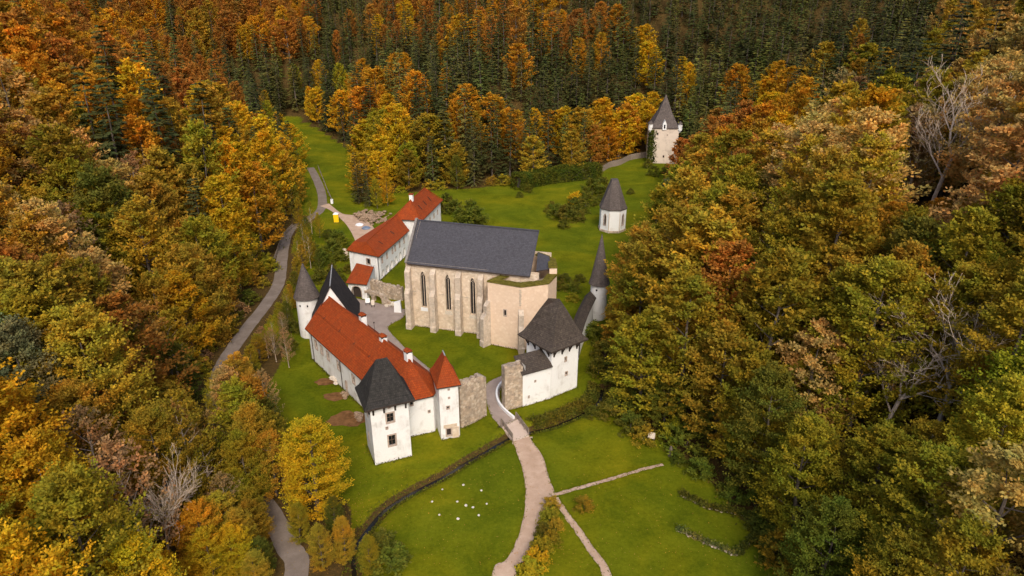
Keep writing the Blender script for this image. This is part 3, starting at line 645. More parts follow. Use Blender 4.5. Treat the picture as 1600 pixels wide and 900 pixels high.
# --- the church
N0, N1 = V((-18.4, 109.4, 0)), V((4.2, 103.2, 0)); ce = (N1 - N0).normalized(); cn = V((ce.y, -ce.x, 0)); NW = 10.6; M0, M1 = N0 - cn * NW, N1 - cn * NW; CL = (N1 - N0).length
t = thing('church', 'stone church with slate roof, tall pointed windows and open mossy-topped choir', 'church', (N0 + M1) / 2)
def nu(px): # distance along the nave wall of a photo column
    p = G(px, 511.5 + (px - 631) * .1237); return (p - N0).dot(ce)
wins = [op(nu(px) - .5, nu(px) + .5, z0, z1, 'point') for px, z0, z1 in ((661.5, 3.9, 10.8), (699.5, 3.8, 10.7), (737.5, 3.6, 10.6))]
m = MB(); wall(m, N0, N1, -.5, 12.4, 1.0, wins); wall(m, M1, M0, -.5, 12.4, 1.0); wall(m, M0, N0, -.5, 0, 1.0, (), (0, 0), False, lambda u: 12.4 + 5.9 * (1 - abs(u - NW / 2) / (NW / 2)))
g0_, g1_ = N1 - ce * 2.0, M1 - ce * 7.2; gL = (g1_ - g0_).length; wall(m, g0_, g1_, -.5, 0, .8, (), (0, 0), False, lambda u: 12.2 + 5.4 * (1 - abs(u - gL / 2) / (gL / 2))); m.build('nave_wall', STONE, t)
for q in wins:
    f = window(t, N0, N1, q, .1, 'window', STONE, GLASS, False, .55)
    o, e, n, L = axes(N0, N1); um = (q['u0'] + q['u1']) / 2; P3 = lambda u, v, dd: o + e * u + V((0, 0, v)) - n * dd
    mm = MB(); mm.beam(P3(um, q['v0'], .3), P3(um, q['v1'] - .9, .3), .04, .06); mm.beam(P3(q['u0'], q['v1'] - 1.0, .3), P3(um, q['v1'] - 0.6, .3), .045); mm.beam(P3(q['u1'], q['v1'] - 1.0, .3), P3(um, q['v1'] - .6, .3), .045)
    mm.lathe(P3(um, q['v1'] - .5, .3), [(.1, -.03), (.15, -.03), (.15, .03), (.1, .03)], 8); mm.build('tracery', BUTT, f)
    mm = MB(); mm.hexa([P3(q['u0'] - .2, q['v0'] - .7, -.02), P3(q['u1'] + .2, q['v0'] - .7, -.02), P3(q['u1'] + .1, q['v0'] - .7, .3), P3(q['u0'] - .1, q['v0'] - .7, .3)], [P3(q['u0'] - .12, q['v0'] + .02, -.1), P3(q['u1'] + .12, q['v0'] + .02, -.1), P3(q['u1'] + .1, q['v0'] + .02, .3), P3(q['u0'] - .1, q['v0'] + .02, .3)]); mm.build('sill', WHITEP if q is wins[0] else PALEST, f)
def buttress(root, p, n, wd, d0, d1, zs, zt, mat=BUTT):
    """stepped buttress with sloped weatherings standing out along n from p"""
    e = V((-n.y, n.x, 0)); m = MB(); q = lambda s, dd, z: p + e * s * wd / 2 + n * dd + V((0, 0, z))
    for za, zb, da, db, wk in ((-.4, 1.0, d0 + .15, d0 + .15, 1.12), (1.0, zs, d0, d0, 1), (zs, zt - .9, d1, d1, .94)):
        w_ = wd * wk; r = lambda s, dd, z: p + e * s * w_ / 2 + n * dd + V((0, 0, z))
        nxt = {1.12: d0, 1: d1, .94: 0.05}[wk]; cap = .12 if wk > 1.1 else .9 if wk == 1 else .85
        for s in (0,):
            b = [r(-1, -.05, za), r(-1, da, za), r(1, da, za), r(1, -.05, za)]; tt = [r(-1, -.05, zb + cap * (1 if nxt < da else 0)), r(-1, da, zb), r(1, da, zb), r(1, -.05, zb + cap)]
            m.poly([b[0], b[1], tt[1], tt[0]][::-1]); m.poly([b[1], b[2], tt[2], tt[1]][::-1]); m.poly([b[2], b[3], tt[3], tt[2]][::-1])
            ins = [r(-1, nxt - .02, zb + cap), r(1, nxt - .02, zb + cap)]
            m.poly([tt[1], tt[2], ins[1], ins[0]][::-1]); m.poly([tt[0], tt[1], ins[0]][::-1]); m.poly([tt[2], tt[3], ins[1]][::-1]); m.poly([ins[0], ins[1], tt[3], tt[0]][::-1])
    return m.build('buttress', mat, root)
for px in (640, 680, 719, 753): buttress(t, N0 + ce * max(.55, nu(px) - .15), cn, .95, 1.5, .95, 6.9, 11.6)
mm = MB(); o, e, n, L = axes(N0, N1)
for a_, b_ in ((.9, wins[0]['u0'] - .9), (nu(680) + .6, wins[1]['u0'] - .3), (nu(719) + .5, wins[2]['u0'] - .3)):
    if b_ > a_ + .3: mm.beam(o + e * a_ + n * .06 + V((0, 0, 6.9)), o + e * b_ + n * .06 + V((0, 0, 6.9)), .08, .08)
mm.beam(o + e * .1 + n * .08 + V((0, 0, 12.3)), o + e * (L - 8.4) + n * .08 + V((0, 0, 12.3)), .1, .1); mm.build('string_course', BUTT, t)
cb = (N0 + M0) / 2; cf = (N1 + M1) / 2; r0 = cb + ce * .55 + V((0, 0, 18.1)); r1 = cf - ce * 1.1 + V((0, 0, 18.1)); zE = 12.15
roof('roof', [[N0 + ce * .5 + cn * .4 + V((0, 0, zE)), N1 - ce * 1.2 + cn * .4 + V((0, 0, zE)), r1, r0], [M1 - ce * 6.4 - cn * .4 + V((0, 0, zE)), M0 + ce * .5 - cn * .4 + V((0, 0, zE)), r0, r1]], SLATE, t, .2, DWOOD)
mm = MB(); mm.beam(r0 + V((0, 0, .05)), r1 + V((0, 0, .05)), .16, .08); mm.build('ridge_flashing', SLATE, t)
mm = MB(); mm.tube(N0 + ce * .5 + cn * .5 + V((0, 0, zE - .05)), N1 - ce * 1.2 + cn * .5 + V((0, 0, zE - .05)), .1, .1, 6); mm.build('gutter', DWOOD, t)
mm = MB()      # gable parapet at the far west end
for a, b in ((N0 + cn * .35, cb), (M0 - cn * .35, cb)): mm.beam(a + ce * .25 + V((0, 0, 12.2)), b + ce * .25 + V((0, 0, 18.35)), .2, .2)
mm.build('gable_coping', COPE, t)
# choir: polygonal end, open to the sky, moss on its wall tops
K = [V((-4.0, 102.35, 0)), V((1.5, 100.2, 0)), V((5.9, 101.6, 0)), V((7.5, 105.2, 0)), V((7.4, 109.2, 0)), V((4.6, 112.4, 0)), V((-1.0, 113.6, 0))]
ko = [op(2.85, 3.3, 5.9, 7.0)]; ZC = 11.5; m = MB()
for i in range(len(K) - 1): wall(m, K[i], K[i + 1], -.5, ZC + (0, 0, 0, 1.2, 1.2, 0)[i], 1.25, ko if i == 0 else (), (True, True))
wall(m, V((-2.9, 105.5, 0)), K[0], -.5, ZC, 1.25, (), (True, True)); m.build('choir_wall', CHOIR, t)
window(t, K[0], K[1], ko[0], .12, mull=False)
mm = MB(); ringo = [K[0] + (K[0] - K[3]).normalized() * .12, K[1] + V((0, -.12, 0)), K[2] + V((.1, -.1, 0)), K[3] + V((.12, 0, 0))]
cc_ = V((2.2, 106, 0)); ringi = [V((-1.9, 103.1, 0)), V((1.55, 101.75, 0)), V((4.9, 102.75, 0)), V((6.0, 105.4, 0))]
rj = random.Random(4)
def mossring(ro, ri, z):
    for i in range(len(ro) - 1):
        for s in range(6):
            A_, B_, C_, D_ = ro[i].lerp(ro[i + 1], s / 6), ro[i].lerp(ro[i + 1], (s + 1) / 6), ri[i].lerp(ri[i + 1], (s + 1) / 6), ri[i].lerp(ri[i + 1], s / 6)
            h = rj.uniform(.16, .3); mm.hexa([q + V((0, 0, z)) for q in (A_, B_, C_, D_)], [q + V((0, 0, z + h)) for q in (A_, B_, C_, D_)])
mossring(ringo, ringi, ZC - .02); mossring([V((-1.6, 105.4, 0)), ringo[0]], [V((.0, 104.9, 0)), ringi[0]], ZC - .02); mm.build('moss_cap', MOSS, t); mm = MB(); mossring([K[3] + V((.1, .1, 0)), K[4] + V((.1, 0, 0)), K[5] + V((.1, .1, 0))], [V((6.1, 105.5, 0)), V((6.1, 108.8, 0)), V((4.0, 111.2, 0))], ZC + 1.18)
mm.build('moss_cap', MOSS, t)
mm = MB(); mm.poly([V((-2.5, 103.4, 9.4)), V((1.5, 101.3, 9.4)), V((5.2, 102.4, 9.4)), V((6.4, 105.2, 9.4)), V((6.2, 108.6, 9.4)), V((-2, 112, 9.4))]); mm.build('choir_vault', OLDW, t)
roof('side_roof', [[V((4.0, 104.4, 12.6)), V((6.6, 105.9, 12.4)), V((6.4, 109.5, 13.2)), V((4.4, 109.5, 14.0))]], SLATE, t, .2, DWOOD)
buttress(t, K[0] + V((.1, .1, 0)), V((-.75, -.66, 0)).normalized(), .9, 1.5, .8, 5.2, 8.2, BUTT)
buttress(t, K[1] + V((-.05, .1, 0)), V((.1, -1, 0)).normalized(), .9, 1.3, .7, 3.8, 7.6, BUTT)
buttress(t, K[2] + V((0, .1, 0)), V((.75, -.66, 0)).normalized(), .9, 1.3, .7, 4.2, 8.0, BUTT)
mm = MB(); p = K[1]
for i in range(9): mm.box(p + V((-.16 + .05 * (i % 2), .06, 8.2 + i * .33)), (.16, 0, 0), (0, .1, 0), .26)
mm.build('quoin', BUTT, t)

# --- the back range: two red-roofed blocks and a gateway
E0, E1 = V((-27.3, 129.7, 0)), V((-23.5, 145.6, 0)); Wf, Wb = V((-34.0, 133.2, 0)), V((-29.6, 149.0, 0))
t = thing('cloister_range', 'white range with red tiled roof and row of ground-floor arches behind the church', 'building', (E0 + Wb) / 2)
o, e, n, L = axes(E0, E1); al = [op(u, u + 1.55, .0, 1.75 + .1 * i, 'round') for i, u in enumerate((.9, 3.2, 5.6, 8.0, 10.4, 12.8))]; uw = [op(u, u + .6, 3.2, 4.5) for u in (1.5, 4.0, 7.0, 8.5, 11.0, 13.6)]
m = MB(); wall(m, E0, E1, -.4, 5.6, .6, al + uw); fo = [op(4.5, 5.4, 3.1, 4.3)]; wall(m, Wf, E0, -.4, 5.6, .5, fo); wall(m, E1, Wb, -.4, 5.6, .5); wall(m, Wb, Wf, -.4, 5.6, .5); m.build('wall', WHITE, t)
for q in uw: window(t, E0, E1, q, .1)
window(t, Wf, E0, fo[0], .16, mull=False)
for q in al: window(t, E0, E1, q, .16, 'arch', WHITE, OLDW, False, .58, pane='recess')
p0, p1, p2, p3 = Wf + V((-.5, -.2, 5.4)), E0 + V((.3, -.55, 5.4)), E1 + n * .5 + V((0, 0, 5.4)), Wb + V((-.4, .3, 5.4)); w0, q0, q1 = G(553, 377, 7.4), G(572, 378, 7.9), V((-26.3, 149.6, 7.9))
pm = G(578, 397, 5.4)
roof('roof', [[p0, p1, q0, w0], [p1, p2, q1, q0], [p2, p3, q1], [p3, p0, w0, q0, q1]], REDT, t, .16, DWOOD)
mm = MB(); mm.tube(q0 + V((0, 0, .04)), q1 + V((0, 0, .04)), .12, .12, 6); mm.tube(p1 + V((0, 0, .05)), q0 + V((0, 0, .05)), .1, .1, 6); mm.build('ridge_cap', REDT, t)
mm = MB(); mm.tube(E0 + V((-.05, -.15, 0)), E0 + V((-.05, -.15, 5.3)), .07, .07, 6); mm.build('downpipe', DWOOD, t)
for f0 in (.25, .62): p = p1.lerp(p2, f0).lerp(q0.lerp(q1, f0), .35); mm = MB(); mm.beam(p + V((0, 0, .1)), p - n * .9 + V((0, 0, .62)), .05); mm.build('snow_guard', DWOOD, t)
H0, H1 = V((-20.8, 148.3, 0)), V((-17.8, 163.6, 0)); hd = (H1 - H0).normalized(); hn = V((hd.y, -hd.x, 0)); H3, H2 = H0 - hn * 6.2, H1 - hn * 6.2
t = thing('cloister_block', 'taller white block with hipped red roof at the far end of the arched range', 'building', (H0 + H2) / 2)
ho = [op(u, u + .6, 4.2, 5.3) for u in (3.2, 6.4, 9.6, 12.6)] + [op(3.2, 3.8, 1.4, 2.5), op(9.6, 10.2, 1.4, 2.5)]; hs = [op(4.6, 5.3, 4.6, 5.6)]
m = MB(); wall(m, H0, H1, -.4, 7.1, .5, ho); wall(m, H1, H2, -.4, 7.1, .5); wall(m, H2, H3, -.4, 7.1, .5); wall(m, H3, H0, -.4, 7.1, .5, hs); m.build('wall', WHITE, t)
for q in ho: window(t, H0, H1, q, .1)
window(t, H3, H0, hs[0], .12)
eav = [H0 + hn * .5 - hd * .5, H1 + hn * .5 + hd * .5, H2 - hn * .5 + hd * .5, H3 - hn * .5 - hd * .5]; ra, rb = (H0 + H3) / 2 + hd * 2.6, (H1 + H2) / 2 - hd * 2.4
roof('roof', flared_hip(eav, [ra, rb, rb, ra], 6.9, 10.6, ((0, 0), (.25, .2), (1, 1))), REDT, t, .16, DWOOD)
mm = MB(); z_ = V((0, 0, 10.64)); mm.tube(ra + z_, rb + z_, .12, .12, 6)
for i, r_ in ((0, ra), (3, ra), (1, rb), (2, rb)): mm.tube(eav[i] + V((0, 0, 7.0)), r_ + z_, .1, .1, 5)
mm.build('ridge_cap', REDT, t)
mm = MB(); p = ra + hd * .8; mm.box(p + V((0, 0, 9.8)), hd * .4, hn * .4, 2.0); ch = mm.build('chimney', WHITE, t)
mm = MB(); mm.box(p + V((0, 0, 11.8)), hd * .5, hn * .5, .15); mm.build('chimney_cap', REDT, ch)
mm = MB(); p = H0 + hd * 2 + hn * .1; mm.tube(p, p + V((0, 0, 6.9)), .07, .07, 6); mm.build('downpipe', DWOOD, t)
for f0 in (.2, .45, .7): p = (H0 + hd * 15.6 * f0 + hn * .3 + V((0, 0, 7.1))).lerp(ra.lerp(rb, f0) + V((0, 0, 10.6)), .3); mm = MB(); mm.beam(p + V((0, 0, .1)), p - hn * .9 + V((0, 0, 1.15)), .05); mm.build('snow_guard', DWOOD, t)
# gateway
l0, l1, u1, u0 = G(540, 442, 3.3), G(573, 445, 3.3), G(584, 417, 5.0), G(557, 411, 5.0)
t = thing('gatehouse', 'small white gateway with single-pitch red roof below the arched range', 'gatehouse', ((l0.x + u1.x) / 2, (l0.y + u1.y) / 2, 0))
roof('roof', [[l0, l1, u1, u0]], REDT, t, .15, DWOOD)
a0, a1 = V((l0.x + .3, l0.y + .5, 0)), V((l1.x - .25, l1.y + .5, 0)); b1, b0 = V((u1.x - .2, u1.y + 1.6, 0)), V((u0.x + .2, u0.y + 3.4, 0)); Lw = (a1 - a0).length
go = [op(.7, 2.7, -.4, 2.55, 'round')]; m = MB(); wall(m, a0, a1, -.4, 3.3, .6, go); wall(m, a1, b1, -.4, 0, .5, (), (0, 0), False, lambda u: 3.3 + 1.5 * min(1, u / 5)); wall(m, b0, a0, -.4, 3.25, .5); m.build('wall', WHITE, t)
window(t, a0, a1, go[0], .12, 'arch', SURR, DWOOD, False, .58, pane='gate')
# rubble wall and two freestanding arches
pts = [G(574, 458), G(600, 466), G(629, 470)]; zs = [3.0, 2.9, 2.6]
o = ruin('ruined_wall', 'rubble cloister wall between the small gateway and church', pts, .8, zs, seed=9); loose_stones(o, pts, .8, zs, 26, 5)
a0, a1 = G(566, 466), G(612, 479); L = (a1 - a0).length; m = MB()
wall(m, a0, a1, -.3, 0, .6, [op(.55, .55 + 1.9, -.3, 1.5, 'round'), op(3.05, 3.05 + 1.9, -.3, 1.5, 'round')], (True, True), True, lambda u: 2.0 + .12 * math.sin(u * 5) - max(0, u - 5.0) * .8)
m.at_centre('arcade_ruin', RUBBLE, 'two low freestanding stone arches on grass before the cloister wall', 'ruin')

# --- octagonal chapel and the far keep
oc = V((25.0, 162.2, 0)); t = thing('chapel', 'white polygonal chapel with steep grey shingle roof standing on the meadow', 'chapel', oc)
ang = [-112.5 - 45 * 1, -112.5, -67.5, -22.5, 22.5, 67.5, 112.5, 157.5]; rr_ = 3.35
op8 = [oc + V((math.cos(R_(a_)) * rr_, math.sin(R_(a_)) * rr_, 0)) for a_ in (-157.5, -112.5, -67.5, -22.5, 22.5, 67.5, 112.5, 157.5)]
m = MB(); lw = (op8[1] - op8[0]).length; q8 = op(lw / 2 - .36, lw / 2 + .36, 1.7, 4.6, 'point')
for i in range(8): wall(m, op8[i], op8[(i + 1) % 8], -.4, 6.1, .45, [q8] if i in (0, 2) else ())
m.build('wall', OLDW if 0 else WORN, t)
for i in (0, 2): f = window(t, op8[i], op8[i + 1], q8, .12, mull=True, depth=.3)
for i in (1, 2): mm = MB(); nn = (op8[i] - oc).normalized(); mm.tube(op8[i] + nn * .05, op8[i] + nn * .05 + V((0, 0, 5.0)), .12, .1, 6, True); mm.build('corner_shaft', OLDW, t)
mm = MB(); mm.prism([oc + (p - oc) * 1.06 for p in op8], -.4, .5); mm.build('plinth', RUBBLE, t)
fs = []; tops = [oc + V((-.8, -.55, 12.6)), oc + V((-.8, -.55, 12.6)), oc + V((.8, -.55, 12.6)), oc + V((.8, -.55, 12.6)), oc + V((.8, 1.2, 12.6)), oc + V((.8, 1.2, 12.6)), oc + V((-.8, 1.2, 12.6)), oc + V((-.8, 1.2, 12.6))]
for i in range(8):
    j = (i + 1) % 8; a, b = oc + (op8[i] - oc) * 1.07 + V((0, 0, 5.8)), oc + (op8[j] - oc) * 1.07 + V((0, 0, 5.8)); ma, mb_ = a.lerp(tops[i], .2) + V((0, 0, -.25)), b.lerp(tops[j], .2) + V((0, 0, -.25))
    fs.append([a, b, mb_, ma]); fs.append([ma, mb_, tops[j], tops[i]] if (tops[i] - tops[j]).length > .01 else [ma, mb_, tops[i]])
fs.append([tops[0], tops[2], tops[4], tops[6]]); roof('roof', fs, GREYS, t, .14, DWOOD)
kc = V((51.6, 235.0, 0)); kw = 4.6; rz = R_(-4); kx, ky = V((math.cos(rz), math.sin(rz), 0)), V((-math.sin(rz), math.cos(rz), 0)); kz = tz(51.6, 235)
Kp = [kc - kx * kw - ky * kw, kc + kx * kw - ky * kw, kc + kx * kw + ky * kw, kc - kx * kw + ky * kw]
t = thing('keep_tower', 'pale square stone keep with tall pyramid roof and ivy on its corner', 'tower', (kc.x, kc.y, 0))
ko = [op(2.0, 2.5, 9.6, 10.4), op(1.6, 2.1, 5.4, 6.3), op(1.2, 1.9, .4, 2.3, 'round'), op(4.6, 5.1, 2.0, 2.8), op(5.4, 5.6, 9.5, 9.8)]; kl = [op(4, 4.5, 6, 7)]
m = MB(); wall(m, Kp[0], Kp[1], -1, 12.2, .8, ko); wall(m, Kp[1], Kp[2], -1, 12.2, .8); wall(m, Kp[2], Kp[3], -1, 12.2, .8); wall(m, Kp[3], Kp[0], -1, 12.2, .8, kl); m.build('wall', OLDW, t)
for q in ko: window(t, Kp[0], Kp[1], q, .1, mull=False)
eav = [kc + (p - kc) * 1.06 for p in Kp]; roof('roof', flared_hip(eav, [kc] * 4, 11.9, 22.4, ((0, 0), (.16, .1), (.55, .45), (1, 1))), GREYS, t, .15, DWOOD)
for sx in (-1, 1):      # corner bartizans
    p = kc + kx * sx * (kw + .25) - ky * (kw - .3); mm = MB(); mm.lathe(p, [(.2, 10.4), (.75, 11.3), (.75, 13.3)], 10); bz = mm.build('bartizan', WORN, t); mm = MB(); mm.lathe(p, [(.85, 13.2), (.85, 13.35), (.03, 14.3)], 10); mm.build('bartizan_roof', GREYS, bz)
p = kc - ky * (kw + .35) - kx * .3; mm = MB(); mm.prism([p - kx * .65, p + kx * .65, p + kx * .65 + ky * 1.4, p - kx * .65 + ky * 1.4], 11.4, 13.2)
mm.poly([p - kx * .65 + V((0, 0, 13.2)), p + kx * .65 + V((0, 0, 13.2)), p + V((0, 0, 14.6))]); mm.poly([p + kx * .65 + V((0, 0, 13.2)), p + kx * .65 + ky * 1.6 + V((0, 0, 13.2)), p + ky * 1.6 + V((0, 0, 14.6)), p + V((0, 0, 14.6))]); mm.poly([p - kx * .65 + V((0, 0, 13.2)), p + V((0, 0, 14.6)), p + ky * 1.6 + V((0, 0, 14.6)), p - kx * .65 + ky * 1.6 + V((0, 0, 13.2))])
bz = mm.build('oriel', WHITE, t); mm = MB(); mm.box(p - ky * .03 + V((0, 0, 11.9)), kx * .25, ky * .03, 1.2); mm.build('pane', GLASS, bz)
mm = MB(); q = Kp[1]; mm.hexa([q + V((-2.6, -.5, -1)), q + V((.4, -.5, -1)), q + V((.4, 1, -1)), q + V((-2.6, 1, -1))], [q + V((-1.0, -.25, 4.2)), q + V((.3, -.25, 6)), q + V((.3, .6, 6)), q + V((-1, .6, 4.2))]); mm.build('rubble_buttress', RUBBLE, t)

# ------------------------------------------------------------------ bridge, fences, small things
t = thing('bridge', 'short pale footbridge with wooden rails over the stream', 'bridge', (G(808, 672)))
b0, b1, b2, b3 = G(784, 668), G(803, 690), G(827, 682), G(812, 654); z_ = V((0, 0, .075))
mm = MB(); mm.hexa([q + V((0, 0, -.35)) for q in (b0, b1, b2, b3)], [q + z_ for q in (b0, b1, b2, b3)]); mm.build('deck', DECKM, t); mm = MB()
for a, b in ((b0, b1), (b3, b2)):
    for f0 in (-.08, 1.08): p = a.lerp(b, f0); mm.box(p + V((0, 0, -1.1)), (.35, 0, 0), (0, .3, 0), 1.1)
mm.build('abutment', RUBBLE, t)
for a, b in ((G(783, 664), G(801, 689)), (G(806, 654), G(826, 681))):
    mm = MB()
    for k in range(4): p = a.lerp(b, k / 3); mm.box(p, (.06, 0, 0), (0, .06, 0), 1.1)
    rl = mm.build('railing', WOOD, t)
    for zz in (.4, .7, 1.02): mm = MB(); mm.beam(a + V((.02, .08, zz)), b + V((.02, .08, zz)), .035, .085); mm.build('rail', WOOD, rl)
def fence(name, label, pts, h, step, pale, mat=WOOD, cat='fence'):
    t = thing(name, label, cat, pts[len(pts) // 2]); P = smooth_line(pts, 6); mp, mr, ml = MB(), MB(), MB(); acc = 0
    for a, b in zip(P, P[1:]):
        L = (b - a).length; za, zb = tz(a.x, a.y), tz(b.x, b.y); q = lambda f0: a.lerp(b, f0) + V((0, 0, za + (zb - za) * f0)); d_ = (b - a).normalized(); n_ = V((-d_.y, d_.x, 0))
        for zz in ((.35, h - .25) if pale else (h * .5, h - .08)): mr.beam(q(0) + V((0, 0, zz)), q(1) + V((0, 0, zz)), .04, .06)
        while acc < L:
            if pale: ml.box(q(acc / L) - n_ * .06 - V((0, 0, .1)), d_ * .085, n_ * .015, h + .1 + rnd.uniform(-.06, .06))
            else: mp.box(q(acc / L) - V((0, 0, .3)), d_ * .06, n_ * .06, h + .3)
            acc += step
        acc -= L
    mr.build('rail', mat, t)
    if pale: o = ml.build('pales', mat, t); o['kind'] = 'stuff'
    else: mp.build('posts', mat, t)['kind'] = 'stuff'
    return t
fence('paling_fence', 'grey wooden paling fence running up to the far keep', [G(936, 272), G(952, 262), G(968, 258), G(985, 250), G(1008, 246)], 2.0, .2, True)
fence('roadside_railing', 'brown wooden railing along the bend of the left road', [G(428, 412), G(434, 395), G(440, 378), G(448, 366), G(458, 356)], 1.1, 1.6, False)
fence('meadow_fence', 'thin post and wire fence along the far meadow road', [G(520, 318), G(512, 300), G(505, 282), G(497, 262)], 1.0, 4.0, False)
# portable toilet
p = G(526, 347); t = thing('portable_toilet', 'yellow portable toilet cabin on the grass by the road junction', 'portable toilet', p)
mm = MB(); mm.box(p + V((0, 0, .1)), (.6, .1, 0), (-.1, .6, 0), 2.1); mm.build('cabin', YELLOW, t)
mm = MB(); b = [p + V((x * .66, y * .66, 2.2)) for x, y in ((-1, -1), (1, -1), (1, 1), (-1, 1))]; mm.hexa(b, [p + V((x * .35, y * .5, 2.5)) for x, y in ((-1, -1), (1, -1), (1, 1), (-1, 1))]); mm.build('roof', WHITEP, t)
mm = MB(); mm.box(p + V((.1, -.63, .2)), (.36, .06, 0), (0, .02, 0), 1.85); mm.build('door', YELLOW, t)
mm = MB(); mm.box(p, (.62, .1, 0), (-.1, .62, 0), .12); mm.build('skid', DWOOD, t)
def rock_mb(c, s, r, flat=.7):
    m = MB(); k = 6; c = V(c); rings = []
    for zf, rf in ((-.2, .8), (.25, 1.0), (.7, .75)):
        rings.append([c + V((math.cos(6.283 * i / k + zf) * s * rf * r.uniform(.8, 1.15), math.sin(6.283 * i / k + zf) * s * rf * r.uniform(.8, 1.15), zf * s * flat + r.uniform(-.05, .05) * s)) for i in range(k)])
    for A, B in zip(rings, rings[1:]):
        for i in range(k): m.poly([A[i], A[(i + 1) % k], B[(i + 1) % k], B[i]])
    m.poly(rings[-1]); return m
r = random.Random(11)
for k_, (px, py) in enumerate(sorted(((691, 765), (724, 758), (752, 766.5), (675, 784), (714.5, 784), (728, 790), (760.5, 787.5), (739, 793), (686.5, 804.6), (715.5, 811), (748, 805.5)))):
    p = G(px, py); rock_mb(p, r.uniform(.11, .2), r, .9).at_centre('lawn_stone', PALEST, ('first', 'second', 'third', 'fourth', 'fifth', 'sixth', 'seventh', 'eighth', 'ninth', 'tenth', 'eleventh')[k_] + ' from left of the pale stones ringed on the lawn', 'stone', 'pale stones in a ring on the lawn')
def info_board(name, label, p, wd, ht, z0, mat, face):
    t = thing(name, label, 'sign', p); f = V((math.cos(face), math.sin(face), 0)); s = V((-f.y, f.x, 0)); mm = MB()
    for q in (-1, 1): mm.box(p + s * q * wd * .42, f * .05, s * .05, z0 + .1)
    mm.build('legs' if 0 else 'stand', DWOOD, t); mm = MB(); c = p + V((0, 0, z0)); tl = f * -.25
    mm.hexa([c - s * wd / 2 - f * .03, c + s * wd / 2 - f * .03, c + s * wd / 2 + f * .03, c - s * wd / 2 + f * .03], [q + V((0, 0, ht)) + tl for q in (c - s * wd / 2 - f * .03, c + s * wd / 2 - f * .03, c + s * wd / 2 + f * .03, c - s * wd / 2 + f * .03)]); mm.build('panel', mat, t)
info_board('info_board', 'pale tilted information board at the right forest edge', G(1017, 690), .9, .8, .5, PALEST, R_(-110))
info_board('info_board', 'white notice board before the two low stone arches', G(575, 477), .9, .9, .5, WHITEP, R_(-80))
info_board('info_board', 'second pale notice board closer to the church corner', G(583, 480), .6, 1.0, .4, PALEST, R_(-80))
p = G(1047, 712); mm = MB(); mm.lathe(p, [(.34, -.2), (.25, .3), (.22, 1.1), (.1, 1.5), (0, 1.55)], 9); mm.at_centre('tree_stump', BARK, 'dark broken tree stump at the end of the narrow side path', 'stump')
p = G(540, 404); t = thing('stone_pillar', 'ruined stone pillar left of the arched range', 'pillar', p)
for k in range(4): mm = rock_mb(p + V((rnd.uniform(-.1, .1), 0, k * .62)), .72 - k * .05, rnd, 1.1); mm.build('block', STONE, t)
p = G(622, 487); mm = MB(); mm.hexa([p + V((-.7, -.3, 0)), p + V((.7, -.5, 0)), p + V((.7, .4, 0)), p + V((-.7, .5, 0))], [p + V((-.6, -.25, 1.9)), p + V((.6, -.4, 2.3)), p + V((.6, .3, 2.3)), p + V((-.6, .4, 1.9))]); mm.at_centre('white_shelter', WHITEP, 'white slanting box beside the church corner', 'box')
p = G(519, 318); mm = MB(); mm.box(p, (.3, 0, 0), (0, .25, 0), 1.1); mm.box(p + V((0, 0, 1.1)), (.36, 0, 0), (0, .3, 0), .12); mm.at_centre('cabinet', WHITEP, 'small white cabinet at the edge of the far meadow', 'cabinet')
# rubble and dug earth
def heap(name, label, pts, h, mat, n, cat, seed, big=(.2, .5)):
    r = random.Random(seed); m = MB(); xs = [p.x for p in pts]; ys = [p.y for p in pts]
    for _ in range(n):
        i = r.randrange(len(pts)); p = pts[i].lerp(pts[(i + 1) % len(pts)], r.random()).lerp(ctr(pts), r.random() ** .7); s = r.uniform(*big)
        q = rock_mb(V((p.x, p.y, r.random() * h)), s, r); k = len(m.v)
        for pp in q.v: m.v.append(pp)
        m.f += [[a + k for a in f] for f in q.f]; m.uv += q.uv; m.mi += q.mi
    return m.at_centre(name, mat, label, cat, None, 'stuff')
heap('rubble', 'heap of broken stone and brick behind the arched range', [G(545, 335), G(575, 330), G(612, 335), G(605, 348), G(580, 352), G(558, 344)], .8, RUBT, 260, 'rubble', 3, (.2, .7))
heap('rubble', 'pale stones heaped before the cloister arches', [G(612, 470), G(628, 478), G(618, 482), G(600, 480)], .5, PALEST, 40, 'rubble', 4, (.15, .4))
for (px, py, wd, mt, lb) in ((562, 352, 1.1, WHITEP, 'crumpled white sheet on the yard behind the arched range'), (572, 357, 1.2, TARP, 'blue grey tarpaulin lying beside a white sheet in the yard')):
    p = G(px, py); rock_mb(p, wd, rnd, .5).at_centre('tarpaulin', mt, lb, 'tarpaulin')
for k, (px, py, s, lb) in enumerate(((508, 597, 1.1, 'bare soil pit closest to the round tower'), (523, 620, 1.2, 'middle bare soil pit along the red-roofed wing'), (545, 655, 2.0, 'largest bare soil pit next to the black-roofed tower'))):
    p = G(px, py); m = MB(); kk = 18; ring = [p + V((math.cos(6.283 * i / kk) * s * 1.5 * rnd.uniform(.75, 1.15), math.sin(6.283 * i / kk) * s * rnd.uniform(.75, 1.15), .05)) for i in range(kk)]
    for i in range(kk): m.poly([ring[i], ring[(i + 1) % kk], p + V((0, 0, .12))])
    m.at_centre('soil_pit', BARED, lb + ' on the lawn', 'soil pit', 'bare soil pits on the lawn')
    heap('rubble', ('few loose stones on the bare soil by the wing', 'small stone heap against the white wing wall', 'stone heap at the foot of the black-roofed tower')[k], [G(px + 8, py - 8), G(px + 22, py - 4), G(px + 18, py + 8)], .5, RUBT if k else PALEST, 40, 'rubble', k + 7, (.15, .45))

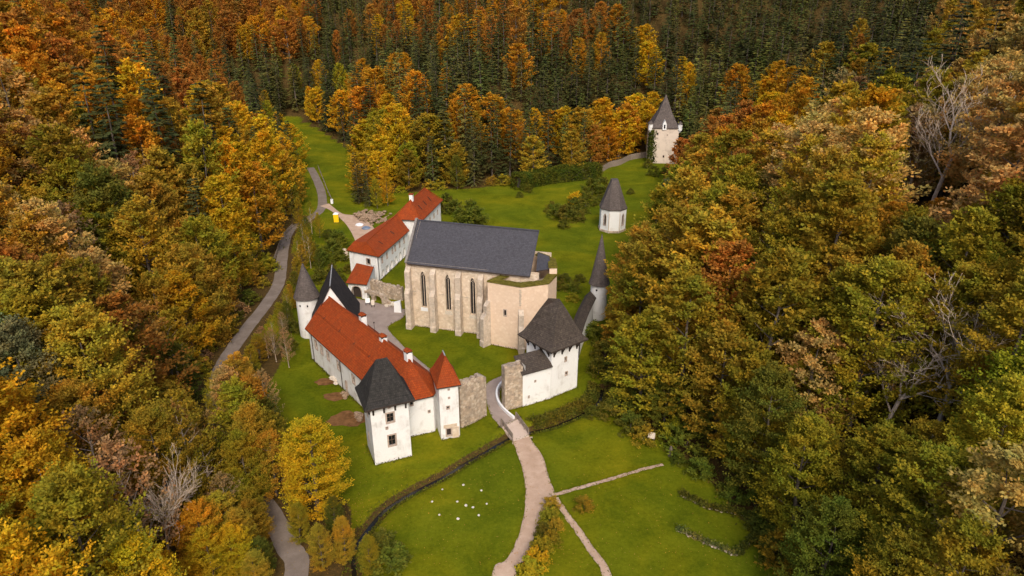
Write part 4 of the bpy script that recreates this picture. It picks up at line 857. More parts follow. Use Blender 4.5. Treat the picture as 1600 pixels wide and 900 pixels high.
# ------------------------------------------------------------------ vegetation: foliage meshes
def foliage_mesh(name, P, D, Nn, Ls, Ws, shade, mat):
    """leaf-sized kites: base points, long axis, normal, length, width"""
    P, D, Nn = (np.asarray(q, float) for q in (P, D, Nn)); D /= np.linalg.norm(D, axis=1, keepdims=True) + 1e-9
    S = np.cross(D, Nn); S /= np.linalg.norm(S, axis=1, keepdims=True) + 1e-9; U = np.cross(S, D)
    L, W = np.asarray(Ls)[:, None], np.asarray(Ws)[:, None]; n = len(P)
    q = np.empty((n, 4, 3)); q[:, 0] = P; q[:, 1] = P + D * L * .45 + S * W * .5 + U * W * .12; q[:, 2] = P + D * L; q[:, 3] = P + D * L * .45 - S * W * .5 - U * W * .12
    me = bpy.data.meshes.new(name); me.vertices.add(n * 4); me.vertices.foreach_set('co', q.ravel())
    me.loops.add(n * 4); me.loops.foreach_set('vertex_index', np.arange(n * 4, dtype=np.int32)); me.polygons.add(n)
    me.polygons.foreach_set('loop_start', np.arange(0, n * 4, 4, dtype=np.int32)); me.polygons.foreach_set('loop_total', np.full(n, 4, np.int32))
    a = me.attributes.new('shade', 'FLOAT', 'FACE'); a.data.foreach_set('value', np.asarray(shade, np.float32))
    me.update(calc_edges=True); me.materials.append(mat); return me
def nrm(a): return a / (np.linalg.norm(a, axis=-1, keepdims=True) + 1e-9)
def broad_crown(seed, H, R, z0, limbs, subs, leaves, leaf, up=.35, flat=.6, shape=1.0, puff=0.0, spread=.3, fill=1.0):
    g = np.random.default_rng(seed); P, D, Nn, Sh = [], [], [], []
    lobes = [(g.uniform(0, 6.28), g.uniform(.25, .8), g.uniform(.75, 1.2)) for _ in range(7)]
    for i in range(limbs):
        t = (i + .5) / limbs; a = i * 2.39996 + g.uniform(-.5, .5); h = z0 + (H - z0) * (1 - (1 - t) ** 1.15)
        env = math.sin(math.pi * min(1, .16 + .84 * t) ** (.75 * shape)) ** .6
        rad = R * max(env, .12) * g.uniform(.72, 1.1)
        for la, lt, ls in lobes:
            w_ = math.exp(-((math.cos(a - la) - 1) ** 2) * 3 - ((t - lt) / .2) ** 2); rad *= 1 + (ls - 1) * w_
        tip = np.array([math.cos(a) * rad, math.sin(a) * rad, h + g.uniform(-.5, .5)])
        org = np.array([0, 0, max(z0 * .6, h - rad * (.55 + up))]); d = tip - org; Ld = np.linalg.norm(d); d /= Ld
        csh = g.uniform(.15, .85)
        for s in range(subs):
            f = 1 - (s / subs) ** 1.3 * .62 * fill; base = org + d * Ld * f
            side = nrm(np.cross(d, [0, 0, 1.0]) * (1 if s % 2 else -1) * g.uniform(.4, 1.1) + d * g.uniform(.3, .9) + np.array([0, 0, up * g.uniform(.3, 1.4)]) + g.normal(0, .25, 3))
            bl = spread * R * g.uniform(.6, 1.2) * (.5 + .5 * env)
            n = max(3, int(leaves * g.uniform(.7, 1.3))); u = g.uniform(0, 1, n)
            if puff > 0: p = base + side * bl * .5 + nrm(g.normal(0, 1, (n, 3))) * (g.uniform(.55, 1, n)[:, None]) * bl * puff * np.array([1, 1, .7])
            else: p = base + side * (u * bl)[:, None] + g.normal(0, 1, (n, 3)) * np.array([.14, .14, .08]) * bl
            dd = nrm(side + g.normal(0, .75, (n, 3)))
            nn = nrm(np.array([0, 0, 1.0]) * flat + nrm(p * np.array([1, 1, .3])) * .35 + g.normal(0, .45, (n, 3)))
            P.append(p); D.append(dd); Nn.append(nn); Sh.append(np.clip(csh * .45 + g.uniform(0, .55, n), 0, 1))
    P = np.concatenate(P); D = np.concatenate(D); Nn = np.concatenate(Nn); Sh = np.concatenate(Sh); n = len(P)
    return foliage_mesh('crown', P, D, Nn, leaf * g.uniform(.7, 1.35, n), leaf * g.uniform(.5, .85, n), Sh, LEAF)
def spruce_crown(seed, H, R, whorls, per, cards, leaf, droop=.35, ragged=.25):
    g = np.random.default_rng(seed); P, D, Nn, Sh = [], [], [], []
    for i in range(whorls):
        t = (i + .3) / whorls; z = H * (.06 + .94 * t); rad = R * ((1 - t) ** .85) * g.uniform(1 - ragged, 1.05) + .12
        for k in range(max(3, int(per * (1 - .45 * t)))):
            a = g.uniform(0, 6.28); r = rad * g.uniform(.7, 1.12); csh = g.uniform(.1, .8)
            d = np.array([math.cos(a), math.sin(a), -droop * g.uniform(.4, 1.2) + .45 * t]); n = max(3, int(cards * (.4 + .6 * r / R)))
            u = np.sqrt(np.linspace(.08, .95, n)); p = np.array([0, 0, z + r * .12]) + d * (u * r)[:, None]; p[:, 2] += .12 * r * u ** 3
            s = np.cross(d, [0, 0, 1]); sd = nrm(d * .8 + s * (np.where(np.arange(n) % 2, 1, -1) * g.uniform(.3, .9, n))[:, None] + g.normal(0, .15, (n, 3)) + np.array([0, 0, -.25]))
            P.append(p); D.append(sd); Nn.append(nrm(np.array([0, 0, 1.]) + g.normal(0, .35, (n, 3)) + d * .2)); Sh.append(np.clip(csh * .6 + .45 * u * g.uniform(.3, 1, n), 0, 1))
    P = np.concatenate(P); D = np.concatenate(D); Nn = np.concatenate(Nn); Sh = np.concatenate(Sh); n = len(P)
    return foliage_mesh('crown', P, D, Nn, leaf * g.uniform(.8, 1.4, n), leaf * g.uniform(.45, .7, n), Sh, NEEDLE)
def trunk_mesh(seed, H, r, limbs, z0, R, bend=.03, mat=None, up=.6):
    g = random.Random(seed); m = MB(); p = V((0, 0, -.6)); k = 6; pts = [p]
    for i in range(k): p = p + V((g.uniform(-1, 1) * bend * H / k * 2, g.uniform(-1, 1) * bend * H / k * 2, H * .92 / k)); pts.append(p)
    for i in range(k): m.tube(pts[i], pts[i + 1], r * (1.12 - i / k) ** .8, r * (1.12 - (i + 1) / k) ** .8, 6)
    for i in range(limbs):
        t = z0 / H + (0.95 - z0 / H) * i / max(1, limbs); b = pts[min(int(t * k), k - 1)].lerp(pts[min(int(t * k) + 1, k)], t * k % 1); a = i * 2.4 + g.uniform(-.4, .4); L = R * (1.05 - t * .6) * g.uniform(.6, .95)
        mid = b + V((math.cos(a) * L * .5, math.sin(a) * L * .5, L * up * .6)); end = b + V((math.cos(a) * L, math.sin(a) * L, L * up * 1.3)); rr = r * (.42 - .25 * t)
        m.tube(b, mid, rr, rr * .65, 4); m.tube(mid, end, rr * .65, rr * .2, 4)
    o = m.build('trunk', mat or BARK); me = o.data; bpy.data.objects.remove(o); return me
def bare_meshes(seed, H, forks, mat, lvl=5):
    """leafless tree: trunk mesh with boughs, crown mesh of fine twigs"""
    g = random.Random(seed); mt, mc = MB(), MB()
    def go(p, d, L, r, lv):
        segs = 3 if lv < 2 else 2; q = p
        for i in range(segs):
            d = (d + V((g.uniform(-1, 1), g.uniform(-1, 1), g.uniform(-.2, .6))) * (.06 if lv == 0 else .2)).normalized(); e = q + d * L / segs
            (mt if lv < 3 else mc).tube(q, e, r * (1 - .3 * i / segs), r * (1 - .3 * (i + 1) / segs), 6 if lv < 2 else 3); q = e
            if lv < lvl and (i < segs - 1 if lv else i == 1): side(q, d, L * .62, r * .42, lv + 1)
            if 1 <= lv < 4: side(q, d, L * .5, r * .3, min(lv + 2, lvl))
        if lv < lvl:
            for _ in range(2 if lv else forks): side(q, d, L * g.uniform(.55, .8) if lv else L * g.uniform(.5, .75), r * .55, lv + 1)
    def side(q, d, L, r, lv):
        x = d.orthogonal().normalized(); y = d.cross(x); a = g.uniform(0, 6.28); ang = g.uniform(.35, .75)
        go(q, (d * math.cos(ang) + (x * math.cos(a) + y * math.sin(a)) * math.sin(ang) + V((0, 0, .12))).normalized(), L, max(r, .019), lv)
    go(V((0, 0, -.5)), V((0, 0, 1)), H * .40, H * .0128, 0)
    out = []
    for m in (mt, mc):
        o = m.build('trunk' if m is mt else 'crown', mat); out.append(o.data); bpy.data.objects.remove(o)
    return out
PRO = {'beech_hi': [], 'beech_lo': [], 'oak_hi': [], 'oak_lo': [], 'spruce_hi': [], 'spruce_lo': [], 'bare': [], 'thin': [], 'beech_near': [], 'oak_near': [], 'shrub': [], 'box': []}
for s in range(5):
    PRO['beech_hi'].append((trunk_mesh(s, 19, .28, 14, 4, 4.2), broad_crown(s, 20, 4.6, 2.0, 84, 9, 18, .37, .42, .7, 1.0, 0, .34), 20))
    PRO['oak_hi'].append((trunk_mesh(s + 20, 17, .34, 14, 4, 5), broad_crown(s + 20, 18, 5.0, 3.0, 64, 8, 18, .36, .2, .3, .95, .62, .24), 18))
for s in range(3):
    PRO['beech_near'].append((trunk_mesh(s + 140, 19, .28, 14, 4, 4.2), broad_crown(s + 140, 20, 4.6, 2.0, 110, 12, 20, .27, .42, .7, 1.0, 0, .34), 20))
    PRO['oak_near'].append((trunk_mesh(s + 150, 17, .34, 14, 4, 5), broad_crown(s + 150, 18, 5.0, 3.0, 80, 10, 22, .27, .2, .3, .95, .62, .22), 18))
for s in range(4):
    PRO['beech_lo'].append((trunk_mesh(s + 40, 19, .26, 6, 5, 4), broad_crown(s + 40, 20, 4.4, 2.0, 64, 8, 11, .52, .42, .65, 1.0, 0, .36), 20))
    PRO['oak_lo'].append((trunk_mesh(s + 60, 17, .3, 6, 4, 4.5), broad_crown(s + 60, 18, 4.8, 3.0, 48, 6, 13, .5, .2, .3, .95, .62, .26), 18))
    PRO['spruce_hi'].append((trunk_mesh(s + 80, 24, .24, 0, 2, 1, .006), spruce_crown(s, 25, 3.3, 36, 10, 11, .62), 25))
    PRO['spruce_lo'].append((trunk_mesh(s + 90, 24, .24, 0, 2, 1, .006), spruce_crown(s + 9, 25, 3.5, 26, 10, 10, .72, .5, .3), 25))
    PRO['thin'].append((trunk_mesh(s + 100, 19, .24, 22, 5, 4.4, .03, PALEBARK, .8), broad_crown(s + 100, 20, 4.4, 5, 64, 7, 7, .38, .6, .4, 1.05, 0, .3), 20))
    PRO['shrub'].append((trunk_mesh(s + 120, 2.2, .06, 6, .4, 1.2), broad_crown(s + 120, 3, 1.9, .1, 30, 6, 9, .30, .2, .4, .8, .55, .34), 3))
    PRO['box'].append((trunk_mesh(s + 130, 2.2, .06, 5, .4, 1.2), broad_crown(s + 130, 3, 2.0, -.3, 44, 6, 11, .24, .15, .4, .75, .5, .3), 3))
for s in range(3): PRO['bare'].append((*bare_meshes(s + 3, 20, 3, PALEBARK), 20))

PAL = {'rust': (0.403, 0.174, 0.029), 'orange': (0.526, 0.263, 0.018), 'gold': (0.582, 0.353, 0.016), 'ochre': (0.414, 0.258, 0.025), 'olive': (0.302, 0.230, 0.018), 'green': (0.140, 0.143, 0.017),
       'tan': (0.538, 0.342, 0.095), 'brown': (0.358, 0.224, 0.095), 'lime': (0.358, 0.308, 0.020), 'dark': (0.056, 0.060, 0.016), 'mid': (0.092, 0.094, 0.022), 'lit': (0.150, 0.142, 0.028), 'sage': (0.202, 0.190, 0.084)}
ADJ = {'rust': 'rust orange', 'orange': 'bright orange', 'gold': 'golden yellow', 'ochre': 'ochre brown', 'olive': 'olive green', 'green': 'dark green', 'tan': 'pale tan', 'brown': 'dull brown', 'lime': 'yellow green',
       'dark': 'blackish green', 'mid': 'deep green', 'lit': 'lighter green', 'sage': 'grey green'}
TREES = []      # every tree standing in the scene, before it is decided which become things
def put(kind, x, y, h, col, rz=None, wid=1.0, fixed=False, z=None):
    zz = tz(x, y) if z is None else z
    px, py, dep = proj(x, y, zz + h * .62)
    TREES.append(dict(kind=kind, x=x, y=y, z=zz, h=h, col=col, rz=rnd.uniform(0, 6.28) if rz is None else rz, w=wid, px=px, py=py, dep=dep, fixed=fixed))
def onto(px, py):      # where the sight line of a photo point meets the terrain
    a = G(px, py) - V((0, 0, CAM_H)); 
    ts = np.linspace(.1, 6 if py < 200 else 1.05, 700); q = np.array([[a.x * t, a.y * t, CAM_H + a.z * t] for t in ts]); z, _ = terrain(q[:, 0], q[:, 1])
    k = np.argmax(q[:, 2] <= z); return q[k][0], q[k][1], z[k]
# what grows where, read off the photograph: (column, row, {(kind, colour): weight})
O, B, S = 'oak', 'beech', 'spruce'
WOODS = [
 (60, 40, {(B, 'orange'): 4, (B, 'rust'): 3, (B, 'ochre'): 2, (S, 'mid'): .5}), (200, 60, {(B, 'orange'): 3, (B, 'rust'): 4, (S, 'mid'): .8}), (130, 150, {(B, 'orange'): 4, (B, 'ochre'): 3, (B, 'rust'): 2}),
 (40, 230, {(O, 'tan'): 2, (B, 'ochre'): 3, (B, 'orange'): 1}), (260, 130, {(B, 'rust'): 4, (S, 'mid'): 1.6, ('thin', 'rust'): 1, (B, 'orange'): 1}), (200, 220, {(B, 'olive'): 2, (B, 'ochre'): 2, (S, 'dark'): 1.5, (B, 'orange'): 1}),
 (320, 230, {(S, 'dark'): 2, (B, 'ochre'): 2, (B, 'gold'): 1.5, (B, 'rust'): 1}), (400, 300, {(B, 'gold'): 2, (B, 'orange'): 1.5, (B, 'olive'): 1.5, (S, 'dark'): .4}), (110, 330, {(O, 'tan'): 2, (B, 'olive'): 2, ('thin', 'brown'): 1.5, (B, 'ochre'): 1}),
 (260, 340, {(B, 'olive'): 3, (B, 'ochre'): 2, (S, 'dark'): .5, (B, 'green'): 1}), (30, 400, {(B, 'olive'): 2, (B, 'ochre'): 2, (O, 'tan'): 2}), (160, 450, {(O, 'tan'): 2, (B, 'olive'): 2, (B, 'ochre'): 2, ('thin', 'brown'): .7}),
 (300, 440, {(B, 'gold'): 2, (B, 'ochre'): 2, (B, 'olive'): 2}), (380, 420, {(B, 'olive'): 2, (B, 'gold'): 1, (B, 'green'): 1.5}), (60, 520, {(B, 'ochre'): 2, (B, 'rust'): 1, (B, 'olive'): 2}), (200, 530, {(O, 'tan'): 1, (O, 'rust'): 2, (B, 'ochre'): 1, (B, 'olive'): 1}),
 (290, 590, {(O, 'tan'): 3, (O, 'ochre'): 1, (B, 'olive'): 1}), (30, 620, {(B, 'sage'): 3, (B, 'olive'): 1}), (120, 640, {(B, 'olive'): 2, (B, 'ochre'): 2, ('thin', 'brown'): 1}), (60, 720, {(B, 'orange'): 2, (B, 'gold'): 1.5, (B, 'ochre'): 1}),
 (190, 700, {(B, 'ochre'): 2, (B, 'olive'): 2, (B, 'gold'): 1}), (280, 740, {('thin', 'brown'): 3, ('thin', 'olive'): 2, (B, 'olive'): 1.5}), (350, 680, {('thin', 'olive'): 1, (O, 'ochre'): 1.5, (B, 'olive'): 1.5}), (90, 850, {(B, 'gold'): 2, (B, 'olive'): 2, (B, 'orange'): 1}),
 (200, 850, {(B, 'orange'): 2, (B, 'gold'): 2}), (330, 850, {(B, 'ochre'): 2, (B, 'olive'): 1.5, (B, 'orange'): 1, ('thin', 'brown'): .5}), (420, 860, {(B, 'gold'): 1, (B, 'ochre'): 1.5}),
 (330, 40, {(B, 'rust'): 3, (S, 'mid'): 1.5, (B, 'ochre'): 1}), (430, 40, {(B, 'rust'): 5, (B, 'orange'): 2}), (430, 110, {(S, 'dark'): 2, (S, 'mid'): 3, (B, 'ochre'): .7}), (530, 30, {(S, 'mid'): 3, (S, 'lit'): 1, (B, 'rust'): 1}), (480, 150, {(B, 'gold'): 2, (S, 'dark'): 2, (B, 'lime'): 1}),
 (560, 150, {(B, 'orange'): 4, (B, 'gold'): 1, (S, 'dark'): 1}), (560, 90, {(S, 'mid'): 4, (S, 'dark'): 2, (B, 'orange'): .4}), (620, 30, {(B, 'rust'): 2, (S, 'mid'): 1.5, (B, 'gold'): 1}), (650, 110, {(S, 'mid'): 3, (B, 'orange'): 1, (S, 'lit'): 1, (B, 'olive'): 1}),
 (640, 180, {(B, 'gold'): 1.5, (B, 'orange'): 1.5, (S, 'dark'): 2, (B, 'lime'): .7}), (580, 220, {(B, 'olive'): 2, (B, 'gold'): 2, (B, 'lime'): 1}), (690, 240, {(B, 'olive'): 2, (B, 'lime'): 1.5, (S, 'mid'): 2}), (740, 30, {(B, 'orange'): 2, (B, 'rust'): 1, (S, 'mid'): 2}), (760, 130, {(S, 'mid'): 3, (S, 'dark'): 2, (B, 'orange'): 1}),
 (740, 190, {(B, 'orange'): 2, (B, 'rust'): 1, (S, 'dark'): 2, (B, 'ochre'): 1}), (830, 40, {(B, 'orange'): 2, (S, 'mid'): 2, (B, 'rust'): .7}), (840, 130, {(S, 'mid'): 3, (B, 'rust'): 1, (S, 'lit'): 1.5}), (830, 210, {(B, 'gold'): 1.5, (B, 'orange'): 2, (S, 'dark'): 1.3, (B, 'ochre'): 1}), (900, 60, {(B, 'orange'): 2, (S, 'mid'): 2, (B, 'rust'): 1}),
 (930, 130, {(S, 'mid'): 3, (S, 'dark'): 2, (B, 'orange'): .7}), (920, 200, {(B, 'rust'): 1.5, (B, 'ochre'): 1.5, (B, 'gold'): 1, (S, 'mid'): 1}), (970, 190, {(B, 'gold'): 3, (B, 'orange'): 2}), (1010, 60, {(S, 'mid'): 3, (S, 'dark'): 2, (B, 'gold'): .3}), (1000, 120, {(B, 'gold'): 1, (S, 'mid'): 2, (S, 'dark'): 1}), (1100, 60, {(S, 'mid'): 3, (S, 'dark'): 2, (S, 'lit'): .5}),
 (1120, 150, {(S, 'lit'): 2, (S, 'mid'): 2}), (1200, 60, {(S, 'mid'): 3, (S, 'dark'): 2}), (1300, 50, {(S, 'mid'): 3, (S, 'dark'): 2, (B, 'rust'): .4}), (1400, 40, {(S, 'dark'): 2, (S, 'mid'): 2, (B, 'ochre'): .4}), (1230, 190, {(B, 'gold'): 2, (B, 'orange'): 3}), (1160, 260, {(B, 'rust'): 3, (B, 'ochre'): 1, (B, 'orange'): 1}), (1300, 150, {(S, 'mid'): 2, (B, 'ochre'): 1, ('thin', 'brown'): 1}),
 (1270, 270, {(O, 'tan'): 3, (O, 'ochre'): 1}), (1390, 130, {(S, 'dark'): 1.4, (B, 'olive'): 2, (B, 'ochre'): 1}), (1370, 220, {(B, 'ochre'): 1.5, (B, 'olive'): 2, ('thin', 'brown'): 1}), (1540, 60, {(O, 'tan'): 2, (B, 'olive'): 1, (B, 'ochre'): 1, (S, 'dark'): .4}), (1540, 180, {(O, 'tan'): 4, (O, 'ochre'): 1}), (1560, 290, {(O, 'tan'): 2, (O, 'ochre'): 2}),
 (1100, 330, {(B, 'rust'): 2, (B, 'olive'): 1, (B, 'ochre'): 2}), (1010, 350, {(B, 'olive'): 2, (B, 'ochre'): 1.5, (S, 'dark'): .4}), (1180, 360, {(B, 'olive'): 2.5, (B, 'ochre'): 1, ('thin', 'olive'): .7}), (1320, 340, {(O, 'rust'): 1.5, (B, 'ochre'): 1.5, (B, 'olive'): 1.5}), (1480, 370, {(O, 'ochre'): 2, (B, 'olive'): 1.5}), (1000, 440, {(B, 'gold'): 1.5, (B, 'olive'): 2, (B, 'ochre'): 1}),
 (1120, 440, {(B, 'olive'): 2, (B, 'ochre'): 1.5, (B, 'gold'): .7}), (1240, 440, {(B, 'olive'): 3, (B, 'lime'): 1}), (1350, 450, {(O, 'tan'): 3, (O, 'ochre'): 1.5}), (1470, 460, {(B, 'olive'): 2, (B, 'green'): 1.5, (O, 'ochre'): 1}), (1580, 450, {(B, 'olive'): 2, (B, 'lime'): 1}), (1000, 530, {(B, 'green'): 2, (B, 'olive'): 2, (B, 'gold'): .8}),
 (1130, 520, {(B, 'rust'): 1.6, (B, 'olive'): 1.5, (B, 'ochre'): 1}), (1290, 540, {(O, 'tan'): 2, (B, 'olive'): 1.5, (O, 'ochre'): 1}), (1400, 560, {('thin', 'tan'): 1.5, (B, 'olive'): 2}), (1540, 560, {(B, 'olive'): 2.5, (B, 'lime'): 1}), (980, 610, {(B, 'green'): 3}), (1100, 610, {(B, 'green'): 3, (B, 'olive'): .7}), (1220, 640, {(B, 'green'): 2, (B, 'olive'): 2}), (1350, 660, {(B, 'olive'): 3, (B, 'green'): 1}), (1500, 680, {(B, 'olive'): 3, (B, 'lime'): 1, (B, 'green'): 1}),
 (1200, 740, {(B, 'green'): 2, (B, 'olive'): 2}), (1300, 790, {(B, 'olive'): 3, (B, 'ochre'): 1, (B, 'green'): 1}), (1440, 800, {(B, 'green'): 2, (B, 'olive'): 2}), (1550, 800, {(O, 'tan'): 3}), (1330, 880, {(B, 'ochre'): 1.5, (B, 'olive'): 2}), (1480, 880, {(B, 'olive'): 2, (O, 'tan'): 1.5})]
WX = np.array([(q[0], q[1]) for q in WOODS], float)
def choose(px, py):
    rj_ = rnd.random(); d_ = np.hypot(WX[:, 0] - px + rnd.gauss(0, 16), (WX[:, 1] - py + rnd.gauss(0, 12)) * 1.15); c = WOODS[int(np.argmin(d_))][2]
    k_ = rnd.choices(list(c), [v * (2.8 if k[0] == 'spruce' and px > 480 else 1.9 if k[0] == 'spruce' and 380 < px < 1450 and py < 235 else 1) for k, v in c.items()])[0]
    if k_ == ('beech', 'olive') and rj_ < (.16 if px > 1000 and 230 < py < 560 else .2 if px < 420 else 0): k_ = ('beech', 'gold' if rj_ < .12 else 'ochre')
    return k_
# single trees placed by eye
for px, py, kind, col, h, wd in ((496, 800, B, 'gold', 12.5, 1.35), (1452, 330, 'bare', 'tan', (1452, 120), 1.25), (1372, 692, 'bare', 'tan', (1372, 480), 1.45), (1460, 682, 'bare', 'tan', (1460, 462), 1.45), (1345, 640, 'thin', 'tan', (1345, 420), 1.2),
      (268, 890, 'bare', 'tan', (268, 690), .8), (322, 800, 'thin', 'olive', 16, 1.0), (240, 905, 'thin', 'brown', 16, 1.0), (562, 318, S, 'dark', 14.5, 1.15), (578, 322, S, 'dark', 13, 1.1), (606, 322, B, 'gold', 9.5, .9), (590, 326, B, 'olive', 8, .9), (640, 290, S, 'dark', 14, 1), (715, 296, B, 'green', 10, 1),
      (486, 420, 'thin', 'olive', 9, .7), (478, 400, 'thin', 'olive', 9, .6), (466, 446, B, 'olive', 6, .9), (456, 484, B, 'ochre', 5, .9), (452, 512, B, 'green', 5, 1), (430, 545, 'thin', 'olive', 6, .9), (408, 566, B, 'olive', 5, 1.1), (432, 566, 'thin', 'brown', 6, .8), (404, 624, B, 'green', 5.5, 1.1), (388, 606, B, 'olive', 4.5, 1.2), (372, 648, B, 'green', 5.5, 1.1),
      (500, 372, B, 'olive', 6, .8), (468, 352, B, 'olive', 7, .8), (482, 378, B, 'green', 6, .8), (452, 575, 'thin', 'brown', 7, .8), (410, 655, B, 'green', 7, .9), (540, 880, B, 'ochre', 6, .9), (470, 850, B, 'olive', 5.5, .9), (525, 835, B, 'green', 5, .9), (610, 890, 'shrub', 'green', 2.4, 1.6), (600, 860, 'shrub', 'green', 2, 1.4), (580, 895, B, 'olive', 5, .9), (505, 890, B, 'ochre', 6, .9),
      (412, 770, B, 'ochre', 12, 1.1), (392, 742, B, 'olive', 13, 1.1), (436, 742, B, 'olive', 9, 1.0), (376, 700, O, 'tan', 12, 1.0), (350, 672, B, 'olive', 8, 1.1), (404, 705, B, 'ochre', 11, 1.0), (366, 622, B, 'green', 4, 1.2), (386, 662, O, 'ochre', 11, 1.0), (426, 706, B, 'green', 8, 1.0), (424, 670, 'thin', 'brown', 9, 1), (340, 640, 'thin', 'olive', 6, 1),
      (398, 790, B, 'olive', 10, 1.1), (432, 775, O, 'ochre', 9, 1), (376, 600, 'thin', 'brown', 5, .9), (396, 585, B, 'olive', 5, 1.1), (420, 560, 'thin', 'olive', 5, .9), (412, 545, B, 'brown', 4, 1.1), (445, 530, 'thin', 'brown', 5, .9), (440, 510, B, 'olive', 4.5, 1.1), (452, 495, 'thin', 'olive', 5.5, .9), (464, 462, B, 'green', 5, 1.1), (456, 474, B, 'olive', 4.5, .9), (474, 425, B, 'ochre', 6, .9), (468, 415, 'thin', 'olive', 7, .8), (476, 385, B, 'green', 6, .9), (488, 366, 'thin', 'olive', 8, .7), (470, 440, B, 'olive', 5, .9), (490, 412, B, 'olive', 5, .8), (474, 476, B, 'gold', 4, .9), (500, 425, B, 'green', 5, .9), (968, 500, B, 'olive', 6.5, 1.2), (962, 520, B, 'green', 5.5, 1.2), (980, 478, B, 'ochre', 5, 1.3), (990, 455, B, 'rust', 5.5, 1.2), (958, 532, B, 'green', 4, 1.3),
      (400, 852, B, 'olive', 6, 1.3), (385, 880, B, 'ochre', 7, 1.3), (372, 905, B, 'gold', 7, 1.3), (352, 868, O, 'ochre', 8, 1.3), (412, 896, B, 'green', 4.5, 1.4), (394, 830, B, 'olive', 6, 1.3), (332, 892, B, 'orange', 9, 1.2), (362, 835, 'thin', 'brown', 8, 1.1), (378, 812, B, 'olive', 7, 1.2), (404, 925, B, 'ochre', 5, 1.3), (340, 930, B, 'gold', 8, 1.2),
      (1072, 292, B, 'rust', 8.5, 1.1), (1058, 300, B, 'lime', 6, 1.1), (1094, 300, B, 'orange', 10, 1.1), (1080, 325, B, 'orange', 9, 1.1), (1112, 320, B, 'rust', 11, 1.1), (1060, 330, B, 'olive', 8, 1.1), (1036, 335, B, 'olive', 8, 1.1), (1045, 365, B, 'ochre', 9, 1.1)):
    x, y, z = onto(px, py)
    if isinstance(h, tuple): h = (py - h[1]) * proj(x, y, z + 8)[2] / CAM_F * 1.08
    put(kind, x, y, h, col, None, wd, True)
for k_ in range(1, 400):      # low trees leaning over the road from the hill side
    f_ = 58 + k_ * 3.1
    if f_ > 205: break
    xl = float(np.interp(f_, [p.y for p in ROADL], [p.x for p in ROADL])) - rnd.uniform(5.2, 7.6)
    put(B if rnd.random() < .8 else 'thin', xl, f_ + rnd.uniform(-1, 1), rnd.uniform(6.5, 11), rnd.choice(('olive', 'ochre', 'green', 'olive', 'gold', 'rust')), None, rnd.uniform(1.1, 1.4))
for k_ in range(1, 400):      # scrub on the bank above the road
    f_ = 60 + k_ * 2.0
    if f_ > 200: break
    xl = float(np.interp(f_, [p.y for p in ROADL], [p.x for p in ROADL])) - rnd.uniform(2.6, 5.0)
    put('shrub', xl, f_ + rnd.uniform(-1, 1), rnd.uniform(1.3, 2.6), rnd.choice(('olive', 'ochre', 'green', 'olive', 'brown')), None, rnd.uniform(1.1, 1.5))
for i_ in range(2, len(FLOOR) - 2):      # the leafy hem of the woods
    (ax, ay, _), (bx, by, _) = FLOOR[i_], FLOOR[i_ + 1]; L = math.hypot(bx - ax, by - ay); ux, uy = (bx - ax) / L, (by - ay) / L; q_ = 0
    if i_ > 18 and by < ay: continue
    while q_ < L:
        x_, y_ = ax + ux * q_, ay + uy * q_; q_ += rnd.uniform(2.2, 3.4)
        if y_ > 260 or (x_ - 51) ** 2 + (y_ - 233) ** 2 < 90: continue
        if i_ < 8 and rnd.random() < .55: o_ = rnd.uniform(2.0, 5.5); put(B, x_ + uy * o_, y_ - ux * o_, rnd.uniform(6.5, 10), rnd.choice(('green', 'green', 'olive', 'green', 'ochre')), None, rnd.uniform(1.2, 1.6))
        else: o_ = rnd.uniform(.6, 2.4); put('shrub', x_ + uy * o_, y_ - ux * o_, rnd.uniform(1.6, 3.2), rnd.choice(('green', 'olive', 'green', 'ochre', 'lime')), None, rnd.uniform(1.1, 1.6))
CLEAR = [(1370, 1530, 335), (1280, 1550, 690), (215, 335, 880)]; CLEAR = [(a_, b_, l_, proj(*onto((a_ + b_) / 2, l_))[2] + 3) for a_, b_, l_ in CLEAR]
